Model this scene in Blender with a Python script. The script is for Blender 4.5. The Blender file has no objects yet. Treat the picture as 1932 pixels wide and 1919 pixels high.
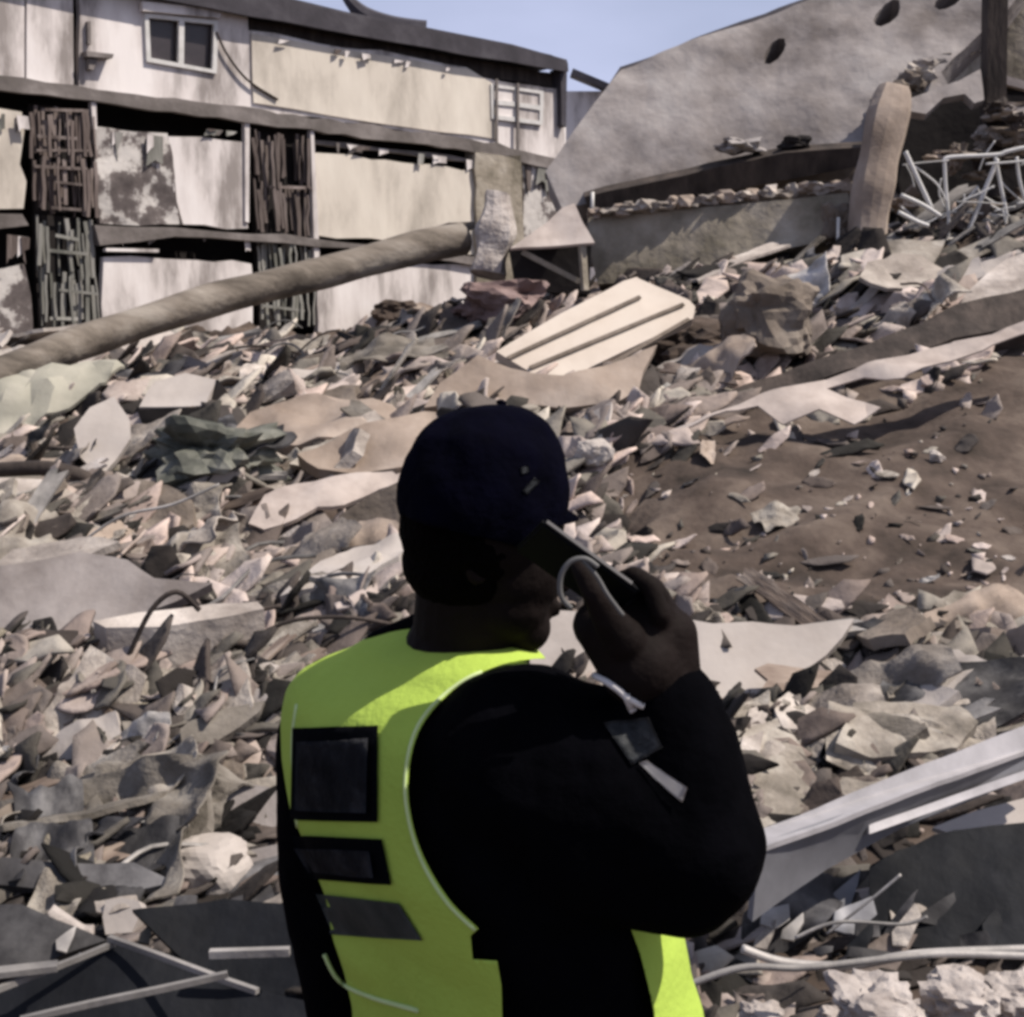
import bpy, bmesh, math, random
import numpy as np
from mathutils import Vector, Matrix, noise
from mathutils.bvhtree import BVHTree
random.seed(7); rng = np.random.default_rng(7)
R = math.radians
C = bpy.context.scene.collection
sc = bpy.context.scene

# ------------------------------------------------------------ camera
CZ = 1.88; PITCH = R(7.8); FOC = 2636.0
cd = bpy.data.cameras.new('camera'); cam = bpy.data.objects.new('camera', cd); C.objects.link(cam)
cam.location = (0, 0, CZ); cam.rotation_euler = (R(90) - PITCH, 0, 0)
cd.sensor_fit = 'VERTICAL'; cd.angle = 2 * math.atan(959.5 / FOC)
cd.clip_start = 0.05; cd.clip_end = 2000
sc.camera = cam
# ------------------------------------------------------------ world, sun, exposure
SUN_EL, SUN_AZ = R(54), R(99)      # azimuth clockwise from +Y
w = bpy.data.worlds.new("World"); sc.world = w; w.use_nodes = True
nt = w.node_tree; bg = nt.nodes['Background']
sky = nt.nodes.new('ShaderNodeTexSky'); sky.sky_type = 'NISHITA'; sky.sun_disc = False
sky.sun_elevation = SUN_EL; sky.sun_rotation = SUN_AZ; sky.dust_density = 2.5; sky.ozone_density = 2.0; sky.air_density = 1.0
tc = nt.nodes.new('ShaderNodeTexCoord')
mp = nt.nodes.new('ShaderNodeMapping'); mp.inputs['Scale'].default_value = (1, 1, 2.6)
nz = nt.nodes.new('ShaderNodeTexNoise'); nz.inputs['Scale'].default_value = 3.2; nz.inputs['Detail'].default_value = 5
rp = nt.nodes.new('ShaderNodeValToRGB'); rp.color_ramp.elements[0].position = 0.38; rp.color_ramp.elements[1].position = 0.72
rp.color_ramp.elements[0].color = (0.6, 0.6, 0.6, 1); rp.color_ramp.elements[1].color = (0.9, 0.9, 0.9, 1)
mx = nt.nodes.new('ShaderNodeMix'); mx.data_type = 'RGBA'; mx.inputs[7].default_value = (8.8, 9.5, 13.2, 1)
nt.links.new(tc.outputs['Generated'], mp.inputs['Vector']); nt.links.new(mp.outputs[0], nz.inputs['Vector'])
nt.links.new(nz.outputs['Fac'], rp.inputs[0])
sx = nt.nodes.new('ShaderNodeSeparateXYZ'); nt.links.new(tc.outputs['Generated'], sx.inputs[0])
hz_ = nt.nodes.new('ShaderNodeMapRange'); hz_.inputs[1].default_value = .12; hz_.inputs[2].default_value = .75; hz_.inputs[3].default_value = 1; hz_.inputs[4].default_value = .35
nt.links.new(sx.outputs[2], hz_.inputs[0]); mu_ = nt.nodes.new('ShaderNodeMath'); mu_.operation = 'MULTIPLY'
nt.links.new(rp.outputs[0], mu_.inputs[0]); nt.links.new(hz_.outputs[0], mu_.inputs[1]); nt.links.new(mu_.outputs[0], mx.inputs[0])
nt.links.new(sky.outputs[0], mx.inputs[6]); nt.links.new(mx.outputs[2], bg.inputs[0])
bg.inputs[1].default_value = 0.06
sd = bpy.data.lights.new('sun', 'SUN'); sd.energy = 4.9; sd.angle = R(0.6); sd.color = (1.0, 0.915, 0.82)
sun = bpy.data.objects.new('sun', sd); C.objects.link(sun)
sv = Vector((math.sin(SUN_AZ) * math.cos(SUN_EL), math.cos(SUN_AZ) * math.cos(SUN_EL), math.sin(SUN_EL)))
sun.rotation_euler = sv.to_track_quat('Z', 'Y').to_euler(); sun.location = sv * 50
sc.view_settings.view_transform = 'Standard'; sc.view_settings.look = 'None'
sc.view_settings.exposure = 0.25; sc.view_settings.gamma = 1.0
sc.render.engine = 'CYCLES'
sc.cycles.filter_width = 3.5
sc.cycles.max_bounces = 5; sc.cycles.use_denoising = True

# ------------------------------------------------------------ geometry helpers
def ray(px, py):
    u = (px - 966) / FOC; v = (959.5 - py) / FOC
    c, s = math.cos(PITCH), math.sin(PITCH)
    return Vector((u, c + v * s, -s + v * c))
def W(px, py, Y):
    d = ray(px, py); return Vector((0, 0, CZ)) + d * (Y / d.y)
def P3(px, py, p0, n):
    d = ray(px, py); o = Vector((0, 0, CZ))
    return o + d * ((p0 - o).dot(n) / d.dot(n))
def tag(o, label=None, cat=None, group=None, kind=None):
    if label: o['label'] = label
    if cat: o['category'] = cat
    if group: o['group'] = group
    if kind: o['kind'] = kind
    return o
def empty(name, loc, label, cat, group=None):
    o = bpy.data.objects.new(name, None); C.objects.link(o); o.location = loc; o.empty_display_size = .1
    bpy.context.view_layer.update() if False else None
    return tag(o, label, cat, group)
def link(name, me, mat, parent=None, smooth=False, origin=None):
    """me in world coordinates; the origin is moved to the middle of its base."""
    if origin is None:
        n = len(me.vertices); co = np.empty(n * 3); me.vertices.foreach_get('co', co); co = co.reshape(-1, 3)
        origin = Vector(((co[:, 0].min() + co[:, 0].max()) / 2, (co[:, 1].min() + co[:, 1].max()) / 2, co[:, 2].min()))
    me.transform(Matrix.Translation(-origin))
    o = bpy.data.objects.new(name, me); C.objects.link(o)
    if mat: me.materials.append(mat)
    if parent is not None:
        o.parent = parent; o.location = origin - WL[parent.name]
    else: o.location = origin
    WL[o.name] = origin.copy()
    if smooth:
        me.polygons.foreach_set('use_smooth', [True] * len(me.polygons))
    return o
WL = {}
def E(name, loc, label, cat, group=None):
    o = empty(name, loc, label, cat, group); WL[o.name] = Vector(loc); return o
def mesh_of(bm, name='m'):
    me = bpy.data.meshes.new(name); bm.to_mesh(me); bm.free(); return me
def densify(pts, step, jit):
    """break up straight outline edges so broken concrete has a broken edge (world points)"""
    out = []
    n = len(pts)
    for i in range(n):
        a, b = pts[i], pts[(i + 1) % n]; L = (b - a).length
        k = max(1, int(L / step)); side = None
        for j in range(k):
            p = a.lerp(b, j / k)
            if j and jit:
                p = p + Vector((random.uniform(-1, 1), random.uniform(-1, 1), random.uniform(-1, 1))) * jit
            out.append(p)
    return out
def sheet_mesh(outline, n, thick, sub=0, bend=0.0, bscale=1.0, holes=(), seed=0):
    """a sheet with the given outline, cut into a regular grid so that it bends smoothly"""
    bm = bmesh.new(); loops = [outline] + list(holes); es = []
    for lp in loops:
        vs = [bm.verts.new(p) for p in lp]
        for i in range(len(vs)): es.append(bm.edges.new((vs[i], vs[(i + 1) % len(vs)])))
    bmesh.ops.triangle_fill(bm, use_beauty=True, use_dissolve=False, edges=es, normal=n)
    if sub:
        ax = n.cross(Vector((.13, .31, 1))) if abs(n.z) < .95 else n.cross(Vector((.2, 1, .1)))
        ax.normalize(); ay = n.cross(ax); cells = (0, 5, 10, 22, 44)[sub]
        ext = max(max(p.dot(v) for p in outline) - min(p.dot(v) for p in outline) for v in (ax, ay)); st = ext / cells
        for v in (ax, ay):
            lo = min(p.dot(v) for p in outline); hi = max(p.dot(v) for p in outline); q = lo + st * .5
            while q < hi:
                bmesh.ops.bisect_plane(bm, geom=bm.verts[:] + bm.edges[:] + bm.faces[:], plane_co=v * q, plane_no=v); q += st
    bmesh.ops.triangulate(bm, faces=bm.faces[:])
    ret = bmesh.ops.extrude_face_region(bm, geom=bm.faces[:])
    nv = [g for g in ret['geom'] if isinstance(g, bmesh.types.BMVert)]
    for v in nv: v.co -= n * thick
    if bend:
        for v in bm.verts:
            q = v.co - n * v.co.dot(n)
            v.co += n * noise.fractal((q + Vector((seed * 7.3, 0, seed))) * bscale, 0.9, 2.0, 3) * bend
    bmesh.ops.recalc_face_normals(bm, faces=bm.faces[:])
    me = mesh_of(bm)
    if bend and sub:
        me.polygons.foreach_set('use_smooth', [True] * len(me.polygons)); me.set_sharp_from_angle(angle=R(32))
    return me
def box_bm(bm, o, ax, ay, az):
    """box from corner o spanned by three vectors"""
    vs = [bm.verts.new(o + ax * i + ay * j + az * k) for i in (0, 1) for j in (0, 1) for k in (0, 1)]
    for f in ((0, 1, 3, 2), (4, 6, 7, 5), (0, 4, 5, 1), (2, 3, 7, 6), (0, 2, 6, 4), (1, 5, 7, 3)):
        bm.faces.new([vs[i] for i in f])
def bar_bm(bm, a, b, w_, h_, up=Vector((0, 0, 1))):
    d = b - a; s = d.cross(up).normalized(); u = s.cross(d).normalized()
    box_bm(bm, a - s * w_ / 2 - u * h_ / 2, d, s * w_, u * h_)
def tube_bm(bm, pts, r, seg=8, r2=None, wob=0.0, closed_caps=True):
    pts = [Vector(p) for p in pts]; n = len(pts); rings = []
    prev = None
    for i, p in enumerate(pts):
        d = (pts[min(i + 1, n - 1)] - pts[max(i - 1, 0)]).normalized()
        if prev is None:
            s = d.cross(Vector((0, 0, 1)));
            if s.length < .01: s = d.cross(Vector((1, 0, 0)))
        else: s = prev - d * prev.dot(d)
        s.normalize(); prev = s; u = d.cross(s)
        rr = r if r2 is None else r + (r2 - r) * i / (n - 1)
        ring = []
        for k in range(seg):
            a = 2 * math.pi * k / seg
            q = rr * (1 + wob * noise.noise(p * 1.7 + Vector((math.cos(a), math.sin(a), 3)) * .6))
            ring.append(bm.verts.new(p + (s * math.cos(a) + u * math.sin(a)) * q))
        rings.append(ring)
    for i in range(n - 1):
        for k in range(seg):
            bm.faces.new((rings[i][k], rings[i][(k + 1) % seg], rings[i + 1][(k + 1) % seg], rings[i + 1][k]))
    if closed_caps:
        bm.faces.new(rings[0][::-1]); bm.faces.new(rings[-1])
def spline(ps, n=6):
    ps = [Vector(p) for p in ps]; out = []
    q = [ps[0]] + ps + [ps[-1]]
    for i in range(1, len(q) - 2):
        for j in range(n):
            t = j / n; a, b, c, d = q[i - 1], q[i], q[i + 1], q[i + 2]
            out.append(.5 * ((2 * b) + (c - a) * t + (2 * a - 5 * b + 4 * c - d) * t * t + (3 * b - a - 3 * c + d) * t ** 3))
    out.append(ps[-1]); return out

# ------------------------------------------------------------ materials
def mat(name, cols, scale=4.0, rough=.85, bump=.3, bscale=30.0, metal=0.0, rand=0.0, stretch=(1, 1, 1), detail=6, attr=None, pos=None, spec=.3, sheen=0):
    m = bpy.data.materials.new(name); m.use_nodes = True; t = m.node_tree; b = t.nodes['Principled BSDF']
    b.inputs['Roughness'].default_value = rough; b.inputs['Metallic'].default_value = metal
    b.inputs['Specular IOR Level'].default_value = spec
    if sheen: b.inputs['Sheen Weight'].default_value = sheen
    c = t.nodes.new('ShaderNodeTexCoord'); mpn = t.nodes.new('ShaderNodeMapping'); mpn.inputs['Scale'].default_value = stretch
    t.links.new(c.outputs['Object'], mpn.inputs['Vector'])
    vec = mpn.outputs[0]
    if rand:
        oi = t.nodes.new('ShaderNodeObjectInfo'); ad = t.nodes.new('ShaderNodeVectorMath'); ad.operation = 'ADD'
        sl = t.nodes.new('ShaderNodeVectorMath'); sl.operation = 'SCALE'; sl.inputs[3].default_value = 37.0
        cb = t.nodes.new('ShaderNodeCombineXYZ'); t.links.new(oi.outputs['Random'], cb.inputs[0]); t.links.new(oi.outputs['Random'], cb.inputs[1])
        t.links.new(cb.outputs[0], sl.inputs[0]); t.links.new(vec, ad.inputs[0]); t.links.new(sl.outputs[0], ad.inputs[1]); vec = ad.outputs[0]
    n1 = t.nodes.new('ShaderNodeTexNoise'); n1.inputs['Scale'].default_value = scale; n1.inputs['Detail'].default_value = detail
    n1.inputs['Roughness'].default_value = .62
    t.links.new(vec, n1.inputs['Vector'])
    cr = t.nodes.new('ShaderNodeValToRGB'); el = cr.color_ramp.elements
    k = len(cols); ps = pos or ([.5] if k == 1 else [.32 + .36 * i / (k - 1) for i in range(k)])
    while len(el) < k: el.new(.5)
    if k == 1: el.remove(el[1])
    for i in range(k): el[i].position = ps[i]; el[i].color = (*cols[i], 1)
    t.links.new(n1.outputs['Fac'], cr.inputs[0]); out = cr.outputs[0]
    if rand:
        mr = t.nodes.new('ShaderNodeMapRange'); mr.inputs[3].default_value = 1 - rand; mr.inputs[4].default_value = 1 + rand
        t.links.new(oi.outputs['Random'], mr.inputs[0])
        hs = t.nodes.new('ShaderNodeHueSaturation'); t.links.new(mr.outputs[0], hs.inputs['Value']); t.links.new(out, hs.inputs['Color']); out = hs.outputs[0]
    if attr:
        at = t.nodes.new('ShaderNodeAttribute'); at.attribute_name = attr
        mm = t.nodes.new('ShaderNodeMix'); mm.data_type = 'RGBA'; mm.blend_type = 'MULTIPLY'; mm.inputs[0].default_value = 1
        t.links.new(out, mm.inputs[6]); t.links.new(at.outputs['Color'], mm.inputs[7]); out = mm.outputs[2]
    t.links.new(out, b.inputs['Base Color'])
    if bump:
        n2 = t.nodes.new('ShaderNodeTexNoise'); n2.inputs['Scale'].default_value = bscale; n2.inputs['Detail'].default_value = 5
        t.links.new(vec, n2.inputs['Vector'])
        bp = t.nodes.new('ShaderNodeBump'); bp.inputs['Strength'].default_value = bump; bp.inputs['Distance'].default_value = .03
        t.links.new(n2.outputs['Fac'], bp.inputs['Height']); t.links.new(bp.outputs[0], b.inputs['Normal'])
    return m
M = {}
M['soil'] = mat('soil', [(.022, .016, .012), (.075, .055, .044), (.15, .118, .095)], 1.6, .95, .8, 9)
M['dust'] = mat('dusty concrete', [(.13, .11, .095), (.26, .228, .20), (.42, .378, .335)], 2.5, .92, .45, 22, rand=.35)
M['dustg'] = mat('greenish concrete', [(.11, .096, .078), (.23, .203, .172), (.37, .338, .295)], 3, .92, .4, 22, rand=.4)
M['dustp'] = mat('pinkish plaster', [(.19, .162, .142), (.35, .308, .275), (.52, .47, .425)], 2.5, .9, .35, 20, rand=.4)
M['slab'] = mat('weathered slab', [(.13, .112, .105), (.265, .24, .23), (.37, .345, .332)], .7, .9, .9, 5, detail=10, pos=[.36, .5, .62])
M['slabl'] = mat('pale slab', [(.30, .265, .24), (.40, .36, .33), (.46, .42, .385)], 1.1, .9, .25, 8)
M['beam'] = mat('olive concrete', [(.16, .14, .105), (.28, .245, .195), (.38, .34, .285)], 1.4, .92, .7, 9, pos=[.38,.5,.62])
M['wood'] = mat('weathered wood', [(.07, .05, .04), (.17, .13, .105), (.33, .275, .23)], 5, .85, .4, 20, rand=.45, stretch=(.25, 1, 1))
M['darkwood'] = mat('dark wood', [(.02, .015, .013), (.045, .035, .03), (.08, .062, .052)], 5, .85, .4, 20, stretch=(1, 1, .3))
M['log'] = mat('pole wood', [(.07, .058, .046), (.165, .14, .115), (.27, .24, .205)], 2.4, .88, .9, 9, stretch=(.25, 1, 1), pos=[.36, .5, .64])
M['tin'] = mat('dusty sheet metal', [(.10, .095, .09), (.24, .225, .21), (.42, .395, .375)], 2.2, .6, .25, 12, metal=.15, rand=.45, spec=.5)
M['flash'] = mat('pale roof flashing', [(.30, .25, .222), (.43, .368, .33), (.50, .44, .40)], 2.5, .8, .3, 8)
M['cream'] = mat('cream panel', [(.38, .34, .29), (.60, .545, .47), (.70, .645, .56)], .7, .85, .3, 5, detail=10, stretch=(1, 1, .4), pos=[.36, .47, .6])
M['wallg'] = mat('grey rendered wall', [(.27, .24, .225), (.64, .59, .565), (.78, .735, .71)], .9, .88, .3, 5, detail=10, stretch=(1, 1, .3), pos=[.39, .49, .6])
M['flaked'] = mat('flaked plaster', [(.06, .05, .048), (.13, .11, .105), (.50, .47, .44), (.56, .53, .50)], 2.2, .9, .6, 6, pos=[.3, .47, .53, .7])
M['fascia'] = mat('roof edge', [(.03, .027, .033), (.05, .045, .054), (.085, .08, .09)], 1.2, .75, .3, 8)
M['ledge'] = mat('stained ledge', [(.09, .078, .07), (.17, .15, .14), (.30, .27, .255)], .9, .9, .4, 8)
M['dark'] = mat('dark interior shade', [(.012, .010, .010), (.022, .018, .017)], 1.5, .95, .3, 8)  # near-black; paints the shade in rooms, recesses and gaps
M['slat'] = mat('pale slat', [(.10, .10, .085), (.24, .235, .21), (.36, .345, .32)], 3, .85, .4, 18, stretch=(1, 1, .2), rand=.3)
M['slatd'] = mat('brown slat', [(.06, .045, .04), (.12, .095, .085), (.24, .20, .185)], 3, .85, .4, 18, stretch=(1, 1, .2), rand=.3)
M['glass'] = mat('dark window glass', [(.025, .02, .022), (.06, .05, .052)], 1.5, .35, 0, metal=0, spec=.5)
M['white'] = mat('white painted metal', [(.50, .49, .46), (.66, .64, .62)], 5, .5, .1, 20, spec=.5)
M['panel'] = mat('cream ribbed board', [(.47, .40, .335), (.56, .49, .42), (.60, .535, .465)], 1.2, .8, .1, 8)
M['tan'] = mat('tan plaster', [(.20, .155, .122), (.31, .25, .205), (.42, .352, .30)], 1.4, .92, .4, 9)
M['rock'] = mat('brown boulder', [(.10, .08, .062), (.17, .14, .115), (.24, .205, .17)], 1.8, .95, .7, 10)
M['maroon'] = mat('maroon cloth', [(.09, .055, .05), (.18, .125, .115), (.30, .225, .21)], 2, .95, .5, 10)
M['green'] = mat('dull green tarp', [(.04, .043, .035), (.105, .107, .088), (.23, .225, .195)], 2.5, .7, .4, 12)
M['palegreen'] = mat('pale green cloth', [(.21, .205, .165), (.33, .315, .26), (.43, .395, .34)], 1.0, .9, .3, 10)
M['blacksheet'] = mat('dark bluish sheet metal', [(.004, .0045, .006), (.009, .010, .013), (.03, .031, .036)], 3.5, .7, .35, 9, spec=.15, pos=[.3, .55, .8])
M['greysheet'] = mat('grey bent metal', [(.018, .017, .018), (.05, .048, .05), (.16, .155, .155)], 2.6, .7, .35, 9, metal=.1, spec=.2, rand=.4)
M['alu'] = mat('aluminium channel', [(.26, .25, .255), (.38, .365, .375), (.47, .45, .46)], 3, .5, .08, 10, metal=.2, spec=.5)
M['alug'] = mat('channel metal, shaded tone', [(.11, .11, .12), (.17, .17, .185), (.24, .24, .255)], 1.5, .55, .1, 10, metal=.2, spec=.5)  # darker copy of the channel metal; the web's shade is in its colour
M['stone'] = mat('white stone', [(.20, .17, .155), (.37, .33, .305), (.50, .455, .425)], 5, .9, .9, 16)
M['skin'] = mat('dark skin', [(.007, .0048, .0042), (.011, .0072, .0065)], 12, .75, .15, 60, spec=.08)
M['shirt'] = mat('black cloth', [(.0012, .0012, .0018), (.002, .002, .003)], 20, .98, .15, 60, spec=.02)
M['trouser'] = mat('black trousers', [(.006, .006, .008), (.010, .010, .013)], 20, .95, .15, 60, spec=.05)
M['boot'] = mat('black leather', [(.008, .008, .008)], 20, .5, .1, 60)
M['cap'] = mat('navy cap cloth', [(.0009, .0009, .003), (.0014, .0014, .006)], 20, .95, .15, 90, spec=.03)
M['hair'] = mat('black hair', [(.0015, .001, .001), (.0025, .0018, .0016)], 60, .9, .8, 150, spec=.03)
M['vest'] = mat('fluorescent yellow cloth', [(.33, .455, .075), (.39, .53, .09)], 6, .85, .15, 120, spec=.1)
M['trim'] = mat('pale vest binding', [(.50, .62, .28), (.56, .68, .34)], 20, .8, 0, spec=.1)
M['patch'] = mat('black patch', [(.003, .0035, .005), (.005, .0055, .008)], 12, .9, .1, 60, spec=.05)
M['patchg'] = mat('grey worn patch', [(.010, .0105, .013), (.022, .023, .027), (.06, .06, .066)], 18, .8, .3, 60, spec=.1)
M['patchb'] = mat('grey reflective band', [(.045, .05, .045), (.10, .105, .095)], 16, .8, .1, 60)
M['phone'] = mat('black phone glass', [(.003, .003, .004)], 5, .75, 0, spec=.1)
M['rim'] = mat('phone rim', [(.12, .115, .115)], 5, .7, 0, spec=.1)
M['loop'] = mat('grey strap', [(.09, .088, .085), (.13, .128, .125)], 20, .6, 0)
M['cord'] = mat('white cord', [(.55, .52, .50), (.62, .60, .58)], 30, .8, 0)
M['badge'] = mat('dull badge', [(.012, .014, .018), (.05, .055, .06), (.11, .115, .12)], 40, .6, .3, 80)

# ------------------------------------------------------------ terrain
X0, X1, Y0, Y1, ST = -18.0, 22.0, 0.6, 34.0, 0.1
NX, NY = int((X1 - X0) / ST) + 1, int((Y1 - Y0) / ST) + 1
HG = np.zeros((NY, NX))
def base_h(x, y):
    top = min(max(1.78 + .2 * x, 1.38), 3.6)
    t = max(0, (y - 4.6) / 9)
    if t > 1: t = 1 + (t - 1) * .09
    return top * t
for j in range(NY):
    y = Y0 + j * ST
    for i in range(NX):
        x = X0 + i * ST
        a = min(1, max(0, (y - 2.6) / 2.5))
        soil = 1 / (1 + math.exp(-(x - .05 * y - .5) * 3)) * (1 if y < 10.5 else max(0, 1 - (y - 10.5)))
        p = Vector((x, y, 0))
        nse = noise.fractal(p * .55, .9, 2.0, 4) * (.20 - .06 * soil) + noise.fractal(p * 1.9 + Vector((9, 2, 4)), .7, 2.1, 4) * (.19 - .14 * soil)
        edge = min(1, (x - X0) / 2, (X1 - x) / 2, (Y1 - y) / 2, max(0, (y - Y0) / .6))
        HG[j, i] = (base_h(x, y) + nse * a) * edge - .06 * (1 - edge)
def H(x, y):
    fx = min(max((x - X0) / ST, 0), NX - 1.001); fy = min(max((y - Y0) / ST, 0), NY - 1.001)
    i, j = int(fx), int(fy); u, v = fx - i, fy - j
    return HG[j, i] * (1 - u) * (1 - v) + HG[j, i + 1] * u * (1 - v) + HG[j + 1, i] * (1 - u) * v + HG[j + 1, i + 1] * u * v
def G(px, py, lift=0.0):
    d = ray(px, py); o = Vector((0, 0, CZ)); t = 2.0
    while t < 24:
        p = o + d * t
        if p.z < H(p.x, p.y): break
        t += .05
    return o + d * t + Vector((0, 0, lift))
xs = np.linspace(X0, X1, NX); ys = np.linspace(Y0, Y1, NY)
gx, gy = np.meshgrid(xs, ys)
verts = np.stack([gx, gy, HG], -1).reshape(-1, 3)
idx = np.arange(NX * NY).reshape(NY, NX)
faces = np.stack([idx[:-1, :-1], idx[:-1, 1:], idx[1:, 1:], idx[1:, :-1]], -1).reshape(-1, 4)
me = bpy.data.meshes.new('terrain'); me.from_pydata(verts.tolist(), [], faces.tolist())
o = link('terrain', me, M['soil'], smooth=True, origin=Vector((0, 0, 0))); tag(o, 'dark brown slope of soil and dust under the rubble', 'terrain', kind='structure')
bm = bmesh.new(); box_bm(bm, Vector((-700, -700, -.3)), Vector((1400, 0, 0)), Vector((0, 1400, 0)), Vector((0, 0, .26)))
o = link('ground', mesh_of(bm), M['soil']); tag(o, 'flat dusty ground around the collapsed buildings', 'ground', kind='structure')

def proj(p):
    c, s = math.cos(PITCH), math.sin(PITCH); q = p - Vector((0, 0, CZ))
    f = q.y * c - q.z * s; u = q.y * s + q.z * c
    return 966 + q.x / f * FOC, 959.5 - u / f * FOC

# ------------------------------------------------------------ damaged building
FD = Vector((1.113, 1, 0)).normalized(); FN = Vector((FD.y, -FD.x, 0)); F0 = Vector((-7.3, 20, 0))
BLD = E('damaged_building', (-4, 24, 1.4), 'long pale grey two-storey building with torn wall panels behind the rubble', 'building')
def fpt(px, py, off=0.0): return P3(px, py, F0 + FN * off, FN)
def fac(name, out, m, off=0.0, th=.12, rag=0, parent=None, step=.5, holes=(), sub=0, bend=0, label=None):
    pts = [fpt(x, y, off) for x, y in out]
    if rag: pts = densify(pts, step, 0)
    if rag: pts = [p + FD * random.uniform(-rag, rag) + Vector((0, 0, random.uniform(-rag, rag))) for p in pts]
    hs = [[fpt(x, y, off) for x, y in h] for h in holes]
    o = link(name, sheet_mesh(pts, FN, th, sub=sub, bend=bend, holes=hs, bscale=.8), M[m], parent or BLD)
    if label: o['label'] = label
    return o
# near-black sheet paints the unlit rooms behind the openings
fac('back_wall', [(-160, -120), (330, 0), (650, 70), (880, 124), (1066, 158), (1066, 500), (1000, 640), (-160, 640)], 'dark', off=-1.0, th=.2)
fac('wall', [(-160, -120), (46, -60), (46, 152), (-160, 133)], 'wallg', off=-.02, label='grey end bay of the upper wall')
fac('wall', [(51, -60), (137, -50), (139, 160), (50, 152)], 'wallg', label='narrow upper wall bay')
fac('wall', [(148, -45), (465, -10), (470, 56), (560, 72), (640, 88), (720, 96), (800, 112), (882, 126), (893, 142), (935, 152), (1060, 170), (1066, 306), (1000, 296), (945, 276), (780, 250), (600, 222), (460, 206), (300, 186), (150, 166)], 'wallg', rag=.02, step=.4,
    holes=[[(281, 33), (404, 46), (401, 131), (285, 109)]], label='cream upper wall with a dark window')
# cream panel overlay
fac('wall_panel', [(476, 62), (640, 92), (882, 130), (930, 160), (938, 262), (780, 240), (560, 208), (478, 192)], 'cream', off=.035, th=.03, rag=.02)
WIN = fac('window', [(273, 25), (412, 39), (409, 139), (277, 116)], 'white', off=.05, th=.06, holes=[[(281, 33), (338, 39), (337, 119), (285, 109)], [(348, 40), (404, 46), (401, 131), (347, 121)]])
fac('pane', [(279, 31), (340, 37), (339, 121), (283, 111)], 'glass', off=-.06, th=.02, parent=WIN)
fac('pane', [(346, 38), (406, 44), (403, 133), (345, 123)], 'glass', off=-.06, th=.02, parent=WIN)
fac('awning', [(268, 2), (420, 18), (416, 34), (270, 20)], 'wallg', off=.12, th=.10)
fac('bracket', [(163, 96), (215, 102), (212, 110), (165, 106)], 'ledge', off=.18, th=.2)
fac('bracket', [(165, 40), (171, 40), (172, 84), (166, 82)], 'ledge', off=.07, th=.07)
fac('bracket', [(168, 110), (185, 112), (176, 132), (168, 130)], 'ledge', off=.12, th=.12)
# grid window at the far end
GW = fac('window', [(926, 158), (1026, 172), (1024, 236), (928, 224)], 'white', off=.06, th=.05, holes=[[(932, 165), (972, 170), (972, 192), (932, 188)], [(980, 171), (1019, 177), (1019, 199), (980, 194)], [(932, 197), (972, 201), (972, 221), (932, 217)], [(980, 202), (1019, 208), (1018, 228), (980, 223)]])
fac('pane', [(930, 163), (1021, 175), (1020, 231), (930, 219)], 'wallg', off=.03, th=.02, parent=GW)
for x in (936, 976): fac('downpipe', [(x, 150 + (x - 944) * .2), (x + 4, 151 + (x - 944) * .2), (x + 4, 290), (x, 288)], 'ledge', off=.1, th=.03)
# roof: sloping sheet, dark fascia, dark strip as eave shadow
fac('fascia', [(-160, -240), (330, -52), (650, 26), (800, 56), (966, 87), (1040, 104), (1072, 118), (1073, 134), (1030, 128), (960, 116), (880, 104), (740, 78), (600, 52), (470, 30), (250, -12), (-160, -100)], 'fascia', off=.22, th=.08, rag=.012, step=.6)
pts = [fpt(-160, -232, .17), fpt(330, -46, .17), fpt(650, 32, .17), fpt(966, 93, .17), fpt(1070, 122, .17)]
rp_ = [p - FN * 5 + Vector((0, 0, -.15)) for p in pts]
bm = bmesh.new()
for i in range(len(pts) - 1):
    a, b, c, d = pts[i], pts[i + 1], rp_[i + 1], rp_[i]
    vs = [bm.verts.new(q + Vector((0, 0, z))) for z in (0, .09) for q in (a, b, c, d)]
    for f in ((3, 2, 1, 0), (4, 5, 6, 7), (0, 1, 5, 4), (1, 2, 6, 5), (2, 3, 7, 6), (3, 0, 4, 7)): bm.faces.new([vs[k] for k in f])
link('roof', mesh_of(bm), M['fascia'], BLD)
fac('eave_shade', [(470, 34), (600, 58), (740, 84), (880, 110), (960, 124), (1066, 140), (1066, 168), (960, 152), (900, 144), (882, 132), (800, 116), (740, 102), (660, 92), (560, 78), (472, 60)], 'darkwood', off=-.12, th=.1, rag=.02, step=.3)  # dark strip; the shadow under the eave is put into its colour
fac('end_post', [(1058, 130), (1070, 132), (1068, 240), (1060, 236)], 'fascia', off=.12, th=.3)
# side wall of the building's far end
a0, a1 = fpt(1066, 125), fpt(1066, 480); bm = bmesh.new()
bz = a1.z
box_bm(bm, Vector((a0.x, a0.y, 0.2)) - FN * .12, -FN * 5.2, FD * .15, Vector((0, 0, a0.z - .35)))
link('side_wall', mesh_of(bm), M['wallg'], BLD)
a0 = fpt(-160, -100); bm = bmesh.new(); box_bm(bm, Vector((a0.x, a0.y, 0.2)) - FN * .2, -FN * 5.0, -FD * .15, Vector((0, 0, a0.z - .4)))
link('side_wall', mesh_of(bm), M['wallg'], BLD)
# ledge
fac('ledge', [(-160, 132), (46, 150), (180, 168), (330, 184), (460, 204), (620, 226), (780, 248), (940, 272), (1062, 300), (1062, 322), (940, 292), (780, 272), (620, 250), (460, 230), (330, 214), (180, 190), (46, 172), (-160, 152)], 'ledge', off=.12, th=.13, rag=.03, step=.3)
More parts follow.
